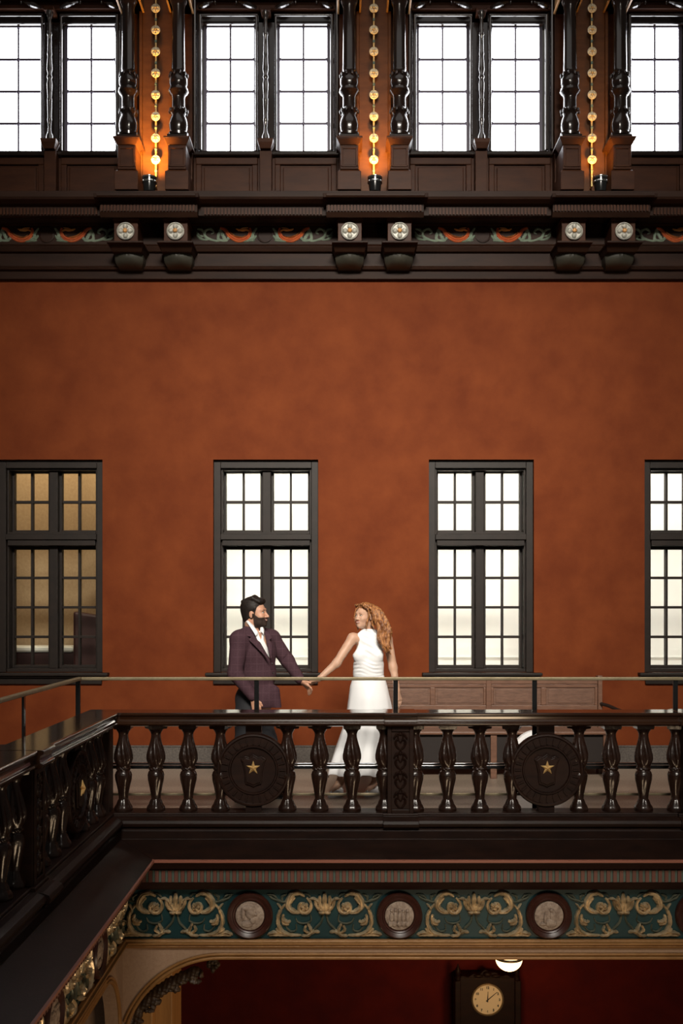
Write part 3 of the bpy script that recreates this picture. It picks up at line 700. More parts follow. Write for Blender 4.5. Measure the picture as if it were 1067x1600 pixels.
# longcase clock
CD = 10.72; cc = px(762, 1563, CD); cx, cz = cc.x, cc.z
t = thing('longcase_clock', (cx, 10.85, -4.6), 'tall dark wooden clock with a round cream dial against the maroon wall', 'clock')
m = MB(); m.box(cx-.315, cx+.315, 10.75, 11.0, -4.6, cz+.215); m.box(cx-.335, cx-.275, CD-.02, 11.0, -4.6, cz+.20); m.box(cx+.275, cx+.335, CD-.02, 11.0, -4.6, cz+.20)
m.build('case', 'wood', t, bevel=.008)
m = MB(); cr = [(cx-.28+.56*i/24, cz+.215+.035*math.sin(PI*i/24)+.035*math.exp(-((i-12)/3.2)**2)+.012*math.sin(i*1.3)) for i in range(25)]
m.prism([(cx-.28, cz+.17)]+cr+[(cx+.28, cz+.17)], lambda u, v, q: (u, q, v), 10.76, 10.82)
m.ball((cx, 10.75, cz+.255), (.045, .03, .03), 8); m.ball((cx-.09, 10.755, cz+.235), (.05, .02, .018), 6); m.ball((cx+.09, 10.755, cz+.235), (.05, .02, .018), 6)
m.build('crest', 'wood', t, smooth=True)
for s in (-1, 1):
    m = MB(); m.lathe([(.028, .0), (.03, .03), (.018, .045), (.026, .07), (.03, .09), (.02, .115), (.01, .135), (.004, .16)], (cx+s*.300, 10.75, cz+.20), n=14); m.build('finial', 'wood', t, smooth=True)
m = MB(); m.lathe([(.165, 0), (.165, -.02), (.152, -.028), (.148, -.012)], (cx, 10.75, cz), axis='y', n=48); m.build('bezel', 'brass', t, smooth=True)
m = MB(); m.lathe([(.150, 0), (.150, -.012), (.001, -.016)], (cx, 10.75, cz), axis='y', n=48); dl = m.build('dial', 'dial', t, smooth=True)
bmn = bmesh.new()
for h in range(1, 13):
    cu = bpy.data.curves.new('n', 'FONT'); cu.body = str(h); cu.size = .034; cu.align_x = 'CENTER'; cu.align_y = 'CENTER'; cu.extrude = .001; cu.offset = .0012
    ob = bpy.data.objects.new('n', cu); me = ob.to_mesh(); a = PI/2-2*PI*h/12
    me.transform(Matrix.Translation((cx+.122*math.cos(a), 10.731, cz+.122*math.sin(a))) @ Matrix.Rotation(PI/2, 4, 'X')); bmn.from_mesh(me)
    ob.to_mesh_clear(); bpy.data.objects.remove(ob); bpy.data.curves.remove(cu)
me = bpy.data.meshes.new('numerals'); bmn.to_mesh(me); bmn.free(); me.materials.append(M['ink'])
o = bpy.data.objects.new('numerals', me); COL.objects.link(o); o.parent = dl; 
def hand(ang, ln, w_):
    m = MB(); a = math.radians(ang); dx, dz = math.sin(a), math.cos(a)
    m.prism([(cx-dx*.02-dz*w_, cz-dz*.02+dx*w_), (cx+dx*ln-dz*w_*.3, cz+dz*ln+dx*w_*.3), (cx+dx*ln+dz*w_*.3, cz+dz*ln-dx*w_*.3), (cx-dx*.02+dz*w_, cz-dz*.02-dx*w_)], lambda u, v, q: (u, q, v), 10.722, 10.728)
    m.build('clock_hand', 'ink', dl)
hand(2, .085, .006); hand(50, .125, .0045)

# ================================================================== BALUSTRADE
AX = -.185                         # axis of the balusters behind the frieze plane
ZB0, ZB1 = .10, .757
def baluster_mesh():
    m = MB(); H = ZB1-ZB0
    pr = [(.052, .07), (.046, .10), (.036, .14), (.038, .19), (.050, .29), (.062, .37), (.065, .42), (.058, .455), (.048, .475), (.053, .487), (.055, .497), (.050, .51), (.052, .525), (.060, .56),
          (.067, .61), (.066, .66), (.056, .73), (.044, .81), (.037, .87), (.037, .90), (.043, .925), (.055, .95), (.062, .965)]
    P = []
    for a, b in zip(pr, pr[1:]):
        for i in range(3): q = i/3; P.append((a[0]+(b[0]-a[0])*q, (a[1]+(b[1]-a[1])*q)))
    P.append(pr[-1])
    def mod(a, h, r):
        q = h/H
        if .53 < q < .86: return 1+.26*(abs(math.sin(4*a+(q-.53)*6))-.62)*min(1, (q-.53)*14)*min(1, (.86-q)*8)
        if .475 < q < .515: return 1+.07*math.sin(12*a+q*160)
        if q < .13: return 1+.09*abs(math.sin(4*a))*(1 if q > .05 else 0)
        if .15 < q < .46: return 1+.10*(abs(math.sin(3*a-q*4))-.62)*math.sin(PI*(q-.15)/.31)
        return 1
    m.lathe([(r, q*H) for r, q in P], (0, 0, 0), n=72, mod=mod)
    m.lathe([(.066, 0), (.068, .012), (.066, .028), (.060, .040), (.052, .052)], (0, 0, 0), n=40, mod=lambda a, h, r: 1+.06*abs(math.sin(4*a)))
    m.frustum(0, 0, H*.962, .062, .062, H, .068, .068)
    o = m.build('baluster', 'balwood', None, smooth=True, angle=50)
    me = o.data; bpy.data.objects.remove(o); return me
BAL = baluster_mesh()
P_coping = [(-.10, .757), (-.062, .766), (-.05, .776), (-.05, .788), (-.066, .796), (-.072, .815), (-.064, .838), (-.048, .846), (-.045, .858), (-.055, .866), (-.315, .866), (-.325, .856), (-.30, .80), (-.30, .757)]
P_base = [(-.09, .10), (-.085, .092), (-.085, .078), (-.045, .072), (-.008, .058), (.004, .035), (-.004, .012), (-.03, .0), (-.03, -.01), (-.34, -.01), (-.34, .0), (-.29, .10)]
BAYP = 2.245
def medallion(parent, side, c):
    """star medallion set between two balusters"""
    fz = .42; f4 = (lambda u, v, h: (c+u, D0-(-.135)-h, fz+v)) if side == 'back' else (lambda u, v, h: (X0-.135+h, c+u, fz+v))
    q = -1 if side == 'back' else 1
    base = f4(0, 0, 0); ax = 'y' if side == 'back' else 'x'
    m = MB()
    m.lathe([(.001, -q*.075), (.272, -q*.075), (.280, -q*.05), (.282, q*.0), (.274, q*.016), (.262, q*.018), (.252, q*.008), (.190, q*.008), (.184, q*.020), (.176, q*.020), (.170, 0), (.06, -q*.006), (.001, -q*.006)], base, axis=ax, n=64)
    for v in (-1, 1):
        a, b = (fz+.25, ZB1+.004) if v > 0 else (ZB0-.004, fz-.25)
        if side == 'back': m.box(c-.06, c+.06, D0+.14, D0+.225, a, b)
        else: m.box(X0-.225, X0-.14, c-.06, c+.06, a, b)
    for k in range(28):
        a = 2*PI*k/28; ca, sa = math.cos(a), math.sin(a); w_ = .0045
        m.prism([(.198*ca-w_*sa, .198*sa+w_*ca), (.246*ca-w_*sa, .246*sa+w_*ca), (.246*ca+w_*sa, .246*sa-w_*ca), (.198*ca+w_*sa, .198*sa-w_*ca)], lambda u, v, h: f4(u, v, h), .004, .020)
    o = m.build('medallion', 'wood', parent, smooth=True, angle=35)
    sh = [(0, .125), (.035, .10), (.065, .108), (.098, .085), (.085, .062), (.078, .03), (.066, -.02), (.066, -.075), (.06, -.105), (.03, -.112), (0, -.128)]
    sh = sh+[(-a, b) for a, b in sh[-2:0:-1]]
    m = MB(); m.prism(sh, f4, 0, .016); m.prism([(a*.86, b*.88) for a, b in sh], f4, .016, .026)
    m.build('shield', 'wood', o, bevel=.004)
    m = MB(); ctr = m.v(f4(0, .02, .052)); pts = []
    for k in range(10):
        a = PI/2+PI*k/5; r = .056 if k % 2 == 0 else .0215; pts.append((r*math.cos(a), .02+r*math.sin(a)))
    low = [m.v(f4(u, v, .030)) for u, v in pts]; back = [m.v(f4(u, v, .024)) for u, v in pts]
    for i in range(10): m.f([low[i], low[(i+1) % 10], ctr]); m.f([low[i], back[i], back[(i+1) % 10], low[(i+1) % 10]])
    m.f(back); m.build('star', 'gold', o)

def balustrade(side):
    end = ENDS[side]; where = CN[side]
    t = thing('balustrade', (0, D0+.185, 0) if side == 'back' else (X0-.185, 6, 0),
              'dark carved balustrade with star medallions along the far side of the balcony' if side == 'back' else 'dark carved balustrade running towards the camera along the left side of the balcony', 'balustrade')
    m = MB(); run(m, P_coping, side, end)
    piers = [.446+BAYP*k for k in range(0, 3)] if side == 'back' else [6.03-BAYP*k for k in range(0, 2)]
    for p in piers:
        run(m, [(a+(.03 if a > -.2 else -.03), z+(.0015 if z > .86 else 0)) for a, z in P_coping], side, p+.125, p-.125)
    m.build('handrail', 'copingtop', t, bevel=.003)
    m = MB(); run(m, P_base, side, end)
    for p in piers: run(m, [(a+(.025 if a > -.2 else 0), z) for a, z in P_base], side, p+.135, p-.135)
    m.build('base_rail', 'wood', t, bevel=.003)
    # balusters
    meds = [p-BAYP/2 for p in piers]+[piers[-1]+BAYP/2] if side == 'back' else [p+BAYP/2 for p in piers]+[piers[-1]-BAYP/2]
    spots = []
    for c in meds:
        for o_ in (-1.005, -.755, -.505, -.258, .258, .505, .755, 1.005): spots.append(c+o_)
    for s in spots:
        if side == 'back' and (s < -1.72 or s > end-.1): continue
        if side == 'left' and (s > 8.0 or s < end+.05): continue
        loc = (s, D0-AX, ZB0) if side == 'back' else (X0+AX, s, ZB0)
        o = bpy.data.objects.new('baluster', BAL); COL.objects.link(o); o.parent = t; o.matrix_parent_inverse = parent_world(t).inverted(); o.location = loc
        o.rotation_euler = (0, 0, random.choice((0, PI/5, PI*2/5)))
    for c in meds:
        if side == 'back' and c > end-.3: continue
        if side == 'left' and c < end+.3: continue
        medallion(t, side, c)
    for p in piers:
        f5 = (lambda u, v, h: (p+u, D0+.185-.10-h, v)) if side == 'back' else (lambda u, v, h: (X0-.185+.10+h, p+u, v))
        m = MB(); m.prism([(-.10, ZB0-.01), (.10, ZB0-.01), (.10, ZB1+.004), (-.10, ZB1+.004)], f5, -.20, 0)
        m.prism([(-.10, ZB0-.01), (-.068, ZB0-.01), (-.068, ZB1), (-.10, ZB1)], f5, 0, .014); m.prism([(.068, ZB0-.01), (.10, ZB0-.01), (.10, ZB1), (.068, ZB1)], f5, 0, .014)
        m.prism([(-.068, ZB0-.01), (.068, ZB0-.01), (.068, ZB0+.03), (-.068, ZB0+.03)], f5, 0, .014); m.prism([(-.068, ZB1-.035), (.068, ZB1-.035), (.068, ZB1), (-.068, ZB1)], f5, 0, .014)
        pr = m.build('pier', 'wood', t, bevel=.004)
        m = MB()
        for k in range(4):
            zc = .185+.148*k
            for s in (-1, 1):
                g = lambda u, v, h, s=s: f5(s*u, v, h)
                ribbon(m, [(0, zc-.05), (.03, zc-.02), (.035, zc+.02), (.008, zc+.03)], taper(.011, .5), g, .014, 3, 12)
                ribbon(m, [(0, zc+.06), (.02, zc+.075), (.042, zc+.05), (.05, zc+.03)], taper(.010, .5), g, .014, 3, 12)
                ribbon(m, [(0, zc), (.02, zc+.05), (0, zc+.10)], taper(.007, .5), g, .010, 0, 10)
        m.build('carved_vine', 'wood', pr, smooth=True)
    if side == 'back':
        m = MB(); m.box(X0-.255, X0-.125, D0+.125, D0+.255, ZB0-.01, ZB1+.004); m.build('corner_post', 'wood', t, bevel=.006)
balustrade('back'); balustrade('left')

# brass guard rail behind the balustrade
GX, GY = -2.08, 8.38
t = thing('guard_rail', (0, GY, 0), 'slim brass-topped guard rail on thin dark posts behind the far balustrade', 'railing')
t2 = thing('guard_rail', (GX, 6, 0), 'slim brass-topped guard rail on thin dark posts behind the left balustrade', 'railing')
zr = zof(1061, GY)
m = MB(); m.box(GX-.02, 5.0, GY-.022, GY+.022, zr-.010, zr+.016); m.build('top_rail', 'brass', t, bevel=.006)
m = MB(); m.box(GX-.022, GX+.022, 2.2, GY-.022, zr-.010, zr+.016); m.build('top_rail', 'brass', t2, bevel=.006)
m = MB(); m.box(GX, 5.0, GY-.012, GY+.012, .385, .412); m.box(GX, 5.0, GY-.015, GY+.015, .418, .432); m.build('middle_rail', 'black', t, bevel=.003)
m = MB(); m.box(GX-.012, GX+.012, 2.2, GY-.015, .385, .412); m.build('middle_rail', 'black', t2, bevel=.003)
m = MB(); m.box(GX, 5.0, GY-.010, GY+.010, .173, .192); m.build('bottom_rail', 'brass', t, bevel=.003)
for x in (122, 401, 618, 835, 1055, 1272): m = MB(); X = xof(x, GY); m.box(X-.019, X+.019, GY-.008, GY+.008, 0, zr-.01); m.build('post', 'black', t, bevel=.002)
for y in (6.905, 5.45, 4.0, 2.5): m = MB(); m.box(GX-.008, GX+.008, y-.019, y+.019, 0, zr-.01); m.build('post', 'black', t2, bevel=.002)

# ================================================================== BENCH
BD = 10.62
t = thing('bench', (xof(763, BD), BD, 0), 'long oak bench with four recessed back panels against the red wall', 'bench')
bx0, bx1 = xof(590, BD), xof(936, BD); bm_ = xof(763, BD); zt = zof(1064, BD)
def pxb(x): return xof(x, BD)
m = MB()
m.box(bx0, bx1, BD-.02, BD+.03, zt-.03, zt+.012); m.box(bx0, bx1, BD-.012, BD+.025, zt-.065, zt-.03); m.box(bx0, bx1, BD-.012, BD+.025, .45, .68)
for a, b in ((590, 600), (672, 680), (755, 759), (767, 771), (845, 853), (929, 936)): m.box(pxb(a), pxb(b), BD-.012, BD+.025, .68, zt-.065)
m.box(pxb(759), pxb(767), BD-.03, BD+.03, .45, zt+.03); m.build('backrest_frame', 'oakframe', t, bevel=.005)
for a, b in ((600, 672), (680, 755), (771, 845), (853, 929)): m = MB(); m.box(pxb(a), pxb(b), BD+.0, BD+.02, .68, zt-.065); m.box(pxb(a)+.02, pxb(b)-.02, BD-.006, BD+.0, .70, zt-.085); m.build('back_panel', 'oak', t, bevel=.004)
m = MB(); m.box(bx0, bx1, 10.22, BD-.012, .43, .46); m.build('seat', 'oakframe', t, bevel=.008)
m = MB(); m.box(bx0+.03, bx1-.03, 10.27, 10.30, .16, .43); m.build('apron', 'blackwood', t)
for s, X in ((-1, bx0), (1, bx1)):
    m = MB(); m.box(X-.022, X+.022, BD-.05, BD+.05, 0, zt+.04); m.box(X-.022, X+.022, 10.2, 10.26, 0, .66); m.box(X-.02, X+.02, 10.2, BD, .10, .16); m.box(X-.025, X+.025, BD-.04, BD+.04, zt+.04, zt+.055)
    m.build('end_frame', 'oakframe', t, bevel=.005)
    m = MB(); m.tube([(X, BD-.02, .70), (X+s*.05, 10.45, .69), (X+s*.10, 10.3, .665), (X+s*.19, 10.14, .64)], .017, 8); m.ball((X+s*.195, 10.13, .64), (.03, .03, .026), 8)
    m.build('armrest', 'blackwood', t, smooth=True)
for X in (bx0+.02, bm_, bx1-.02): m = MB(); m.box(X-.03, X+.03, 10.24, 10.29, 0, .43); m.build('leg', 'oakframe', t, bevel=.004)
wc = px(840, 1185, 9.9); R_ = 43*9.9/F
m = MB(); m.lathe([(R_*.9, -.05), (R_*.98, -.04), (R_, -.02), (R_, .02), (R_*.98, .04), (R_*.9, .05)], (wc.x, 9.9, R_+.002), axis='y', n=48)
tag(m.build('round_case', 'white_shirt', smooth=True), 'white round case standing on the floor before the bench behind the right star medallion', 'case')

# ================================================================== PEOPLE (implicit surfaces, one continuous skin each)
class Field:
    """signed distance grid; every primitive is evaluated only near itself and blended smoothly"""
    def __init__(s, lo, hi, h):
        s.lo = np.array(lo, float); s.h = h; s.n = np.ceil((np.array(hi)-s.lo)/h).astype(int)+1
        s.F = np.full(s.n, 0.2, np.float32)
    def copy(s):
        g = Field.__new__(Field); g.lo, g.h, g.n, g.F = s.lo, s.h, s.n, s.F.copy(); return g
    def sub(s, a, b, pad):
        i0 = np.maximum(0, np.floor((np.minimum(a, b)-pad-s.lo)/s.h).astype(int)); i1 = np.minimum(s.n, np.ceil((np.maximum(a, b)+pad-s.lo)/s.h).astype(int)+1)
        if np.any(i1 <= i0): return None
        ax = [s.lo[k]+s.h*np.arange(i0[k], i1[k], dtype=np.float32) for k in range(3)]
        return tuple(slice(i0[k], i1[k]) for k in range(3)), np.meshgrid(*ax, indexing='ij')
    def put(s, sl, d, k, op='add'):
        A = s.F[sl]; d = d.astype(np.float32)
        if op == 'add':
            h = np.maximum(k-np.abs(A-d), 0)/k; s.F[sl] = np.minimum(A, d)-h*h*k*.25
        else:
            d = -d; h = np.maximum(k-np.abs(A-d), 0)/k; s.F[sl] = np.maximum(A, d)+h*h*k*.25
    def cone(s, a, b, ra, rb, k=.02, op='add', flat=None):
        a = np.array(a, float); b = np.array(b, float); R = max(ra, rb); pad = R+k+.03
        q = s.sub(a, b, pad)
        if q is None: return s
        sl, (X, Y, Z) = q; ab = b-a; L = max(ab.dot(ab), 1e-9)
        t = np.clip(((X-a[0])*ab[0]+(Y-a[1])*ab[1]+(Z-a[2])*ab[2])/L, 0, 1)
        dx, dy, dz = X-a[0]-t*ab[0], Y-a[1]-t*ab[1], Z-a[2]-t*ab[2]
        d = np.sqrt(dx*dx+dy*dy+dz*dz)-(ra+(rb-ra)*t); s.put(sl, d, k, op); return s
    def ell(s, c, r, k=.02, op='add', rot=None):
        c = np.array(c, float); r = np.array(r, float); R = r.max(); q = s.sub(c, c, R+k+.03)
        if q is None: return s
        sl, (X, Y, Z) = q; X, Y, Z = X-c[0], Y-c[1], Z-c[2]
        if rot is not None:
            m_ = np.array(rot.transposed()); X, Y, Z = (m_[0][0]*X+m_[0][1]*Y+m_[0][2]*Z, m_[1][0]*X+m_[1][1]*Y+m_[1][2]*Z, m_[2][0]*X+m_[2][1]*Y+m_[2][2]*Z)
        k0 = np.sqrt((X/r[0])**2+(Y/r[1])**2+(Z/r[2])**2); k1 = np.sqrt((X/r[0]**2)**2+(Y/r[1]**2)**2+(Z/r[2]**2)**2)
        d = k0*(k0-1)/np.maximum(k1, 1e-6); s.put(sl, d, k, op); return s
    def chain(s, pts, rs, k=.02):
        for i in range(len(pts)-1): s.cone(pts[i], pts[i+1], rs[i], rs[i+1], k)
        return s
    def grids(s):
        return np.meshgrid(*[s.lo[k]+s.h*np.arange(s.n[k], dtype=np.float32) for k in range(3)], indexing='ij', sparse=True)
    def mesh(s, name, m_, parent, smooth_iter=2):
        Fv = s.F; n = np.array(Fv.shape); ins = Fv < 0
        # cells crossed by the surface
        c = np.zeros(n-1, np.int8)
        for i in (0, 1):
            for j in (0, 1):
                for k in (0, 1): c += ins[i:n[0]-1+i, j:n[1]-1+j, k:n[2]-1+k]
        cells = np.argwhere((c > 0) & (c < 8)); idx = -np.ones(n-1, np.int32); idx[tuple(cells.T)] = np.arange(len(cells))
        acc = np.zeros((len(cells), 3)); cnt = np.zeros(len(cells))
        corners = [(i, j, k) for i in (0, 1) for j in (0, 1) for k in (0, 1)]
        for a in corners:
            for ax in range(3):
                if a[ax]: continue
                b = list(a); b[ax] = 1
                fa = Fv[tuple((cells+a).T)]; fb = Fv[tuple((cells+b).T)]; hit = (fa < 0) != (fb < 0)
                t = np.where(hit, fa/np.where(hit, fa-fb, 1), 0)
                p = np.array(a, float)[None, :].repeat(len(cells), 0); p[:, ax] += t
                acc[hit] += p[hit]; cnt[hit] += 1
        V = s.lo+s.h*(cells+acc/cnt[:, None]); faces = []
        for ax in range(3):
            u, v = [(1, 2), (2, 0), (0, 1)][ax]
            A = [slice(None)]*3; B = [slice(None)]*3; A[ax] = slice(0, -1); B[ax] = slice(1, None)
            cr = ins[tuple(A)] != ins[tuple(B)]; E_ = np.argwhere(cr)
            E_ = E_[(E_[:, u] > 0) & (E_[:, v] > 0) & (E_[:, u] < n[u]-1) & (E_[:, v] < n[v]-1)]
            du = np.zeros(3, int); du[u] = 1; dv = np.zeros(3, int); dv[v] = 1
            q = [idx[tuple((E_-du-dv).T)], idx[tuple((E_-dv).T)], idx[tuple(E_.T)], idx[tuple((E_-du).T)]]
            flip = ~ins[tuple(E_.T)]; q = np.stack(q, 1); q[flip] = q[flip][:, ::-1]; faces.append(q)
        Q = np.concatenate(faces); Q = Q[(Q >= 0).all(1)]
        me = bpy.data.meshes.new(name); me.from_pydata(V.tolist(), [], Q.tolist()); me.materials.append(M[m_] if isinstance(m_, str) else m_)
        me.polygons.foreach_set('use_smooth', [True]*len(me.polygons))
        o = bpy.data.objects.new(name, me); COL.objects.link(o)
        if smooth_iter: mo = o.modifiers.new('smooth', 'SMOOTH'); mo.factor = .5; mo.iterations = smooth_iter
        if parent is not None: o.parent = parent; o.matrix_parent_inverse = parent_world(parent).inverted()
        return o

def head_frame(c, yaw, pitch=0, roll=0, sc_=1.0):
    """returns mapping from head space (x lateral, y forward, z up, eyes at z=0) to the hall; yaw 0 looks at the camera (-Y)"""
    R = Matrix.Rotation(yaw, 3, 'Z') @ Matrix.Rotation(pitch, 3, 'X') @ Matrix.Rotation(roll, 3, 'Y') @ Matrix.Rotation(PI, 3, 'Z')
    return (lambda p: Vector(c)+R @ (Vector(p)*sc_)), R
def add_head(f, H, R, s=1.0, male=True):
    e = lambda c, r, k=.02, op='add': f.ell(H(c), np.array(r)*s, k, op, R)
    e((0, -.018, .035), (.074, .095, .084), .02); e((0, .030, -.025), (.060, .062, .085), .03)
    e((0, .040, -.078), (.047 if male else .040, .046, .036), .03); e((0, .074, -.098), (.022 if male else .017, .018, .018), .02)
    f.cone(H((0, .087, .006)), H((0, .112 if male else .107, -.033)), .0070, .0105 if male else .0085, .012); e((.010, .101, -.037), (.008, .010, .007), .008); e((-.010, .101, -.037), (.008, .010, .007), .008)
    f.cone(H((-.036, .074, .022)), H((.036, .074, .022)), .012, .012, .02)
    for q in (-1, 1):
        e((q*.037, .060, -.032), (.024, .026, .022), .02); e((q*.030, .100, .000), (.016, .014, .011), .012, 'cut')
        e((q*.075, -.008, -.012), (.008, .018, .030), .006)
    e((0, .086, -.063), (.023, .012, .012), .010)
    e((0, .104, -.060), (.020, .006, .0055), .006, 'cut')
def face_parts(body, H, R, brow, s=1.0, teeth=True, bw=.0032, gaze=0.0):
    rot = R.to_4x4()
    def el(name, cs, mt):
        m = MB()
        for c, r in cs: m.mx = Matrix.Translation(H(c)) @ rot; m.ball((0, 0, 0), [q*s for q in r], 8)
        return m.build(name, mt, body, smooth=True)
    el('eyes', [((q*.0295, .0785, .000), (.0095, .0095, .0052)) for q in (-1, 1)], 'teeth')
    el('irises', [((q*.0295+gaze, .0868, .000), (.0046, .0028, .0046)) for q in (-1, 1)], 'eye')
    el('eyelids', [((q*.0295, .0815, .0062), (.0125, .0085, .0030)) for q in (-1, 1)], brow)
    el('eyebrows', [((q*(.017+.0048*i), .0905-.0004*i*i, .0205+.0016*i-.00045*i*i), (.0050, .0035, bw)) for q in (-1, 1) for i in range(6)], brow)
    cv = lambda x: 9.0*x*x
    el('lips', [((x*.001, .0975-12*(x*.001)**2, -.0560+cv(x*.001)), (.0045, .0042, .0026)) for x in range(-22, 23, 4)]+[((x*.001, .0965-12*(x*.001)**2, -.0685+1.6*cv(x*.001)), (.0045, .0045, .0034)) for x in range(-18, 19, 4)], 'lips')
    if teeth: el('teeth', [((x*.001, .0955-12*(x*.001)**2, -.0615+1.2*cv(x*.001)), (.0040, .0035, .0042)) for x in range(-18, 19, 4)], 'teeth')

def hand(f, wrist, palm_dir, side_dir, fingers, thumb, s=1.0):
    """palm plus four unequal fingers and a thumb. fingers = list of three-segment direction vectors"""
    w_ = Vector(wrist); d = Vector(palm_dir).normalized(); sd = Vector(side_dir); sd = (sd-d*sd.dot(d)).normalized()
    L = .085*s
    for q in (-1, -.35, .35, 1):
        f.cone(w_+sd*q*.012*s, w_+d*L+sd*q*.030*s, .016*s, .0125*s, .012)
    ln = [.072, .080, .074, .058]
    for i, dirs in enumerate(fingers):
        p = w_+d*L+sd*(1-i*2/3)*.030*s; seg = [.45, .30, .25]; r = [.0095, .0088, .0080, .0070]
        for j, dd in enumerate(dirs):
            n_ = p+Vector(dd).normalized()*ln[i]*seg[j]*s; f.cone(p, n_, r[j]*s, r[j+1]*s, .004); p = n_
    p = w_+d*.028*s+sd*.026*s
    for j, dd in enumerate(thumb):
        n_ = p+Vector(dd).normalized()*(.034, .028)[j]*s; f.cone(p, n_, (.0125, .0105)[j]*s, (.0105, .0085)[j]*s, .006); p = n_

# ---------------------------------------------------------------- the man
MD = 9.15
def mp(x, y, dy=0.0): return px(x, y, MD+dy)
man = thing('person', (mp(400, 1240).x, MD, 0), 'bearded dark-haired person in a plum check jacket holding hands with the person in white', 'person', None)
lo, hi = (mp(350, 1100).x, MD-.36, -.01), (mp(494, 1100).x, MD+.42, 1.80)
f = Field(lo, hi, .0038)
Hc = mp(399, 958, 0); HM, RM = head_frame(Hc, math.radians(72), math.radians(-3), 0, 1.04)
add_head(f, HM, RM, 1.04, True)
neck0 = Vector((Hc.x-.035, MD+.005, Hc.z-.075)); chest = mp(398, 1015, .03)
f.cone(neck0, mp(393, 990, .02), .056, .062, .03)
sR, sL = mp(374, 1000, -.10), mp(424, 998, .13)          # near and far shoulder
f.cone(sR, sL, .062, .060, .05); f.ell(mp(400, 1018, .02), (.165, .125, .16), .05); f.ell(mp(402, 1060, .01), (.135, .11, .16), .05); f.ell(mp(398, 1100, .01), (.15, .12, .12), .05)
eR, wR = mp(368, 1052, -.17), mp(395, 1090, -.20)
f.chain([sR, eR, wR], [.056, .046, .030], .03)
eL, wL = mp(449, 1032, .12), mp(470, 1063, .06)
f.chain([sL, eL, wL], [.054, .044, .029], .03)
hipR, hipL = mp(386, 1118, -.06), mp(404, 1118, .09)
kR, kL = Vector((hipR.x-.01, MD-.09, .50)), Vector((hipL.x+.07, MD+.08, .50)); aR, aL = Vector((kR.x-.02, MD-.10, .09)), Vector((kL.x+.03, MD+.06, .09))
f.chain([hipR, kR, aR], [.095, .065, .045], .04); f.chain([hipL, kL, aL], [.095, .065, .045], .04)
# near hand by the pocket, fingers slightly curled
D_ = Vector
hand(f, wR+D_((.004, 0, -.008)), (.35, -.05, -1), (1, -.2, .3), [[(.3, 0, -1), (.35, .05, -1), (.2, .2, -1)], [(.25, 0, -1), (.3, .08, -1), (.15, .25, -1)], [(.2, 0, -1), (.2, .1, -1), (.05, .3, -1)], [(.1, 0, -1), (.1, .15, -1), (0, .35, -1)]], [(.9, -.2, -.6), (.55, -.1, -.9)])
# far hand closing round the woman's fingers
hand(f, wL+D_((.0, 0, -.004)), (.75, -.25, -.62), (.3, -.9, .3), [[(.75, .1, -.7), (.3, .5, -.9), (-.2, .7, -.8)], [(.6, .1, -.8), (.2, .5, -1), (-.2, .7, -.8)], [(.4, .1, -.95), (.1, .4, -1), (-.1, .6, -.9)], [(.2, .1, -1), (.05, .3, -1), (0, .4, -1)]], [(1, -.3, -.1), (1, .1, -.3)])
body = f.mesh('body', 'skin_m', man)
face_parts(body, HM, RM, 'hair_m', 1.04)
# beard: thin shell over the jaw
g = f.copy(); X, Y, Z = g.grids()
Ri = np.array(RM.transposed()); ux, uy, uz = X-Hc.x, Y-Hc.y, Z-Hc.z
lx = (Ri[0][0]*ux+Ri[0][1]*uy+Ri[0][2]*uz)/1.04; ly = (Ri[1][0]*ux+Ri[1][1]*uy+Ri[1][2]*uz)/1.04; lz = (Ri[2][0]*ux+Ri[2][1]*uy+Ri[2][2]*uz)/1.04
G = g.F-.0030
line = np.where(ly > .055, -.040-.0*ly, -.040+(.055-ly)*.75)       # cheek line rising to the sideburn
G = np.maximum(G, lz-line); G = np.maximum(G, -(ly-.002)); G = np.maximum(G, -(lz+.125)); G = np.maximum(G, -(ly-(-.02-lz*.2)) if False else G)
mouth = np.sqrt((lx/.021)**2+((lz+.060)/.010)**2)-1; G = np.maximum(G, np.where(ly > .07, -mouth*.01, -1))
nose = np.sqrt((lx/.02)**2+((lz+.034)/.012)**2)-1; G = np.maximum(G, np.where(ly > .07, -nose*.01, -1))
g.F = G.astype(np.float32); g.mesh('beard', 'beard', body, 1)
# hair: swept back, full on top
g = Field((Hc.x-.2, MD-.2, Hc.z-.16), (Hc.x+.2, MD+.2, Hc.z+.2), .0045)
e = lambda c, r, k=.02, op='add': g.ell(HM(c), np.array(r)*1.04, k, op, RM)
e((0, -.030, .048), (.083, .100, .092), .02); e((0, -.060, -.015), (.066, .058, .075), .03); e((0, .045, .098), (.058, .045, .030), .02)
for i in range(-3, 4): g.cone(HM((i*.016, .078-abs(i)*.006, .090)), HM((i*.017, .0, .135-abs(i)*.004)), .014, .018, .008); g.cone(HM((i*.017, .0, .135-abs(i)*.004)), HM((i*.017, -.09, .100)), .018, .016, .01)
e((0, .115, -.005), (.075, .062, .090), .012, 'cut'); 
for q in (-1, 1): e((q*.085, .020, -.045), (.03, .040, .050), .01, 'cut'); g.cone(HM((q*.070, .028, .035)), HM((q*.071, .018, -.012)), .008, .006, .01); e((q*.078, -.006, -.014), (.014, .022, .030), .008, 'cut')
e((0, -.02, -.13), (.12, .12, .045), .01, 'cut')
X, Y, Z = g.grids(); g.F = (g.F+.0012*np.sin((Z+.25*X)*2*PI/.014+1.5*np.sin(X*30))).astype(np.float32); g.mesh('hair', 'hair_m', body, 1)
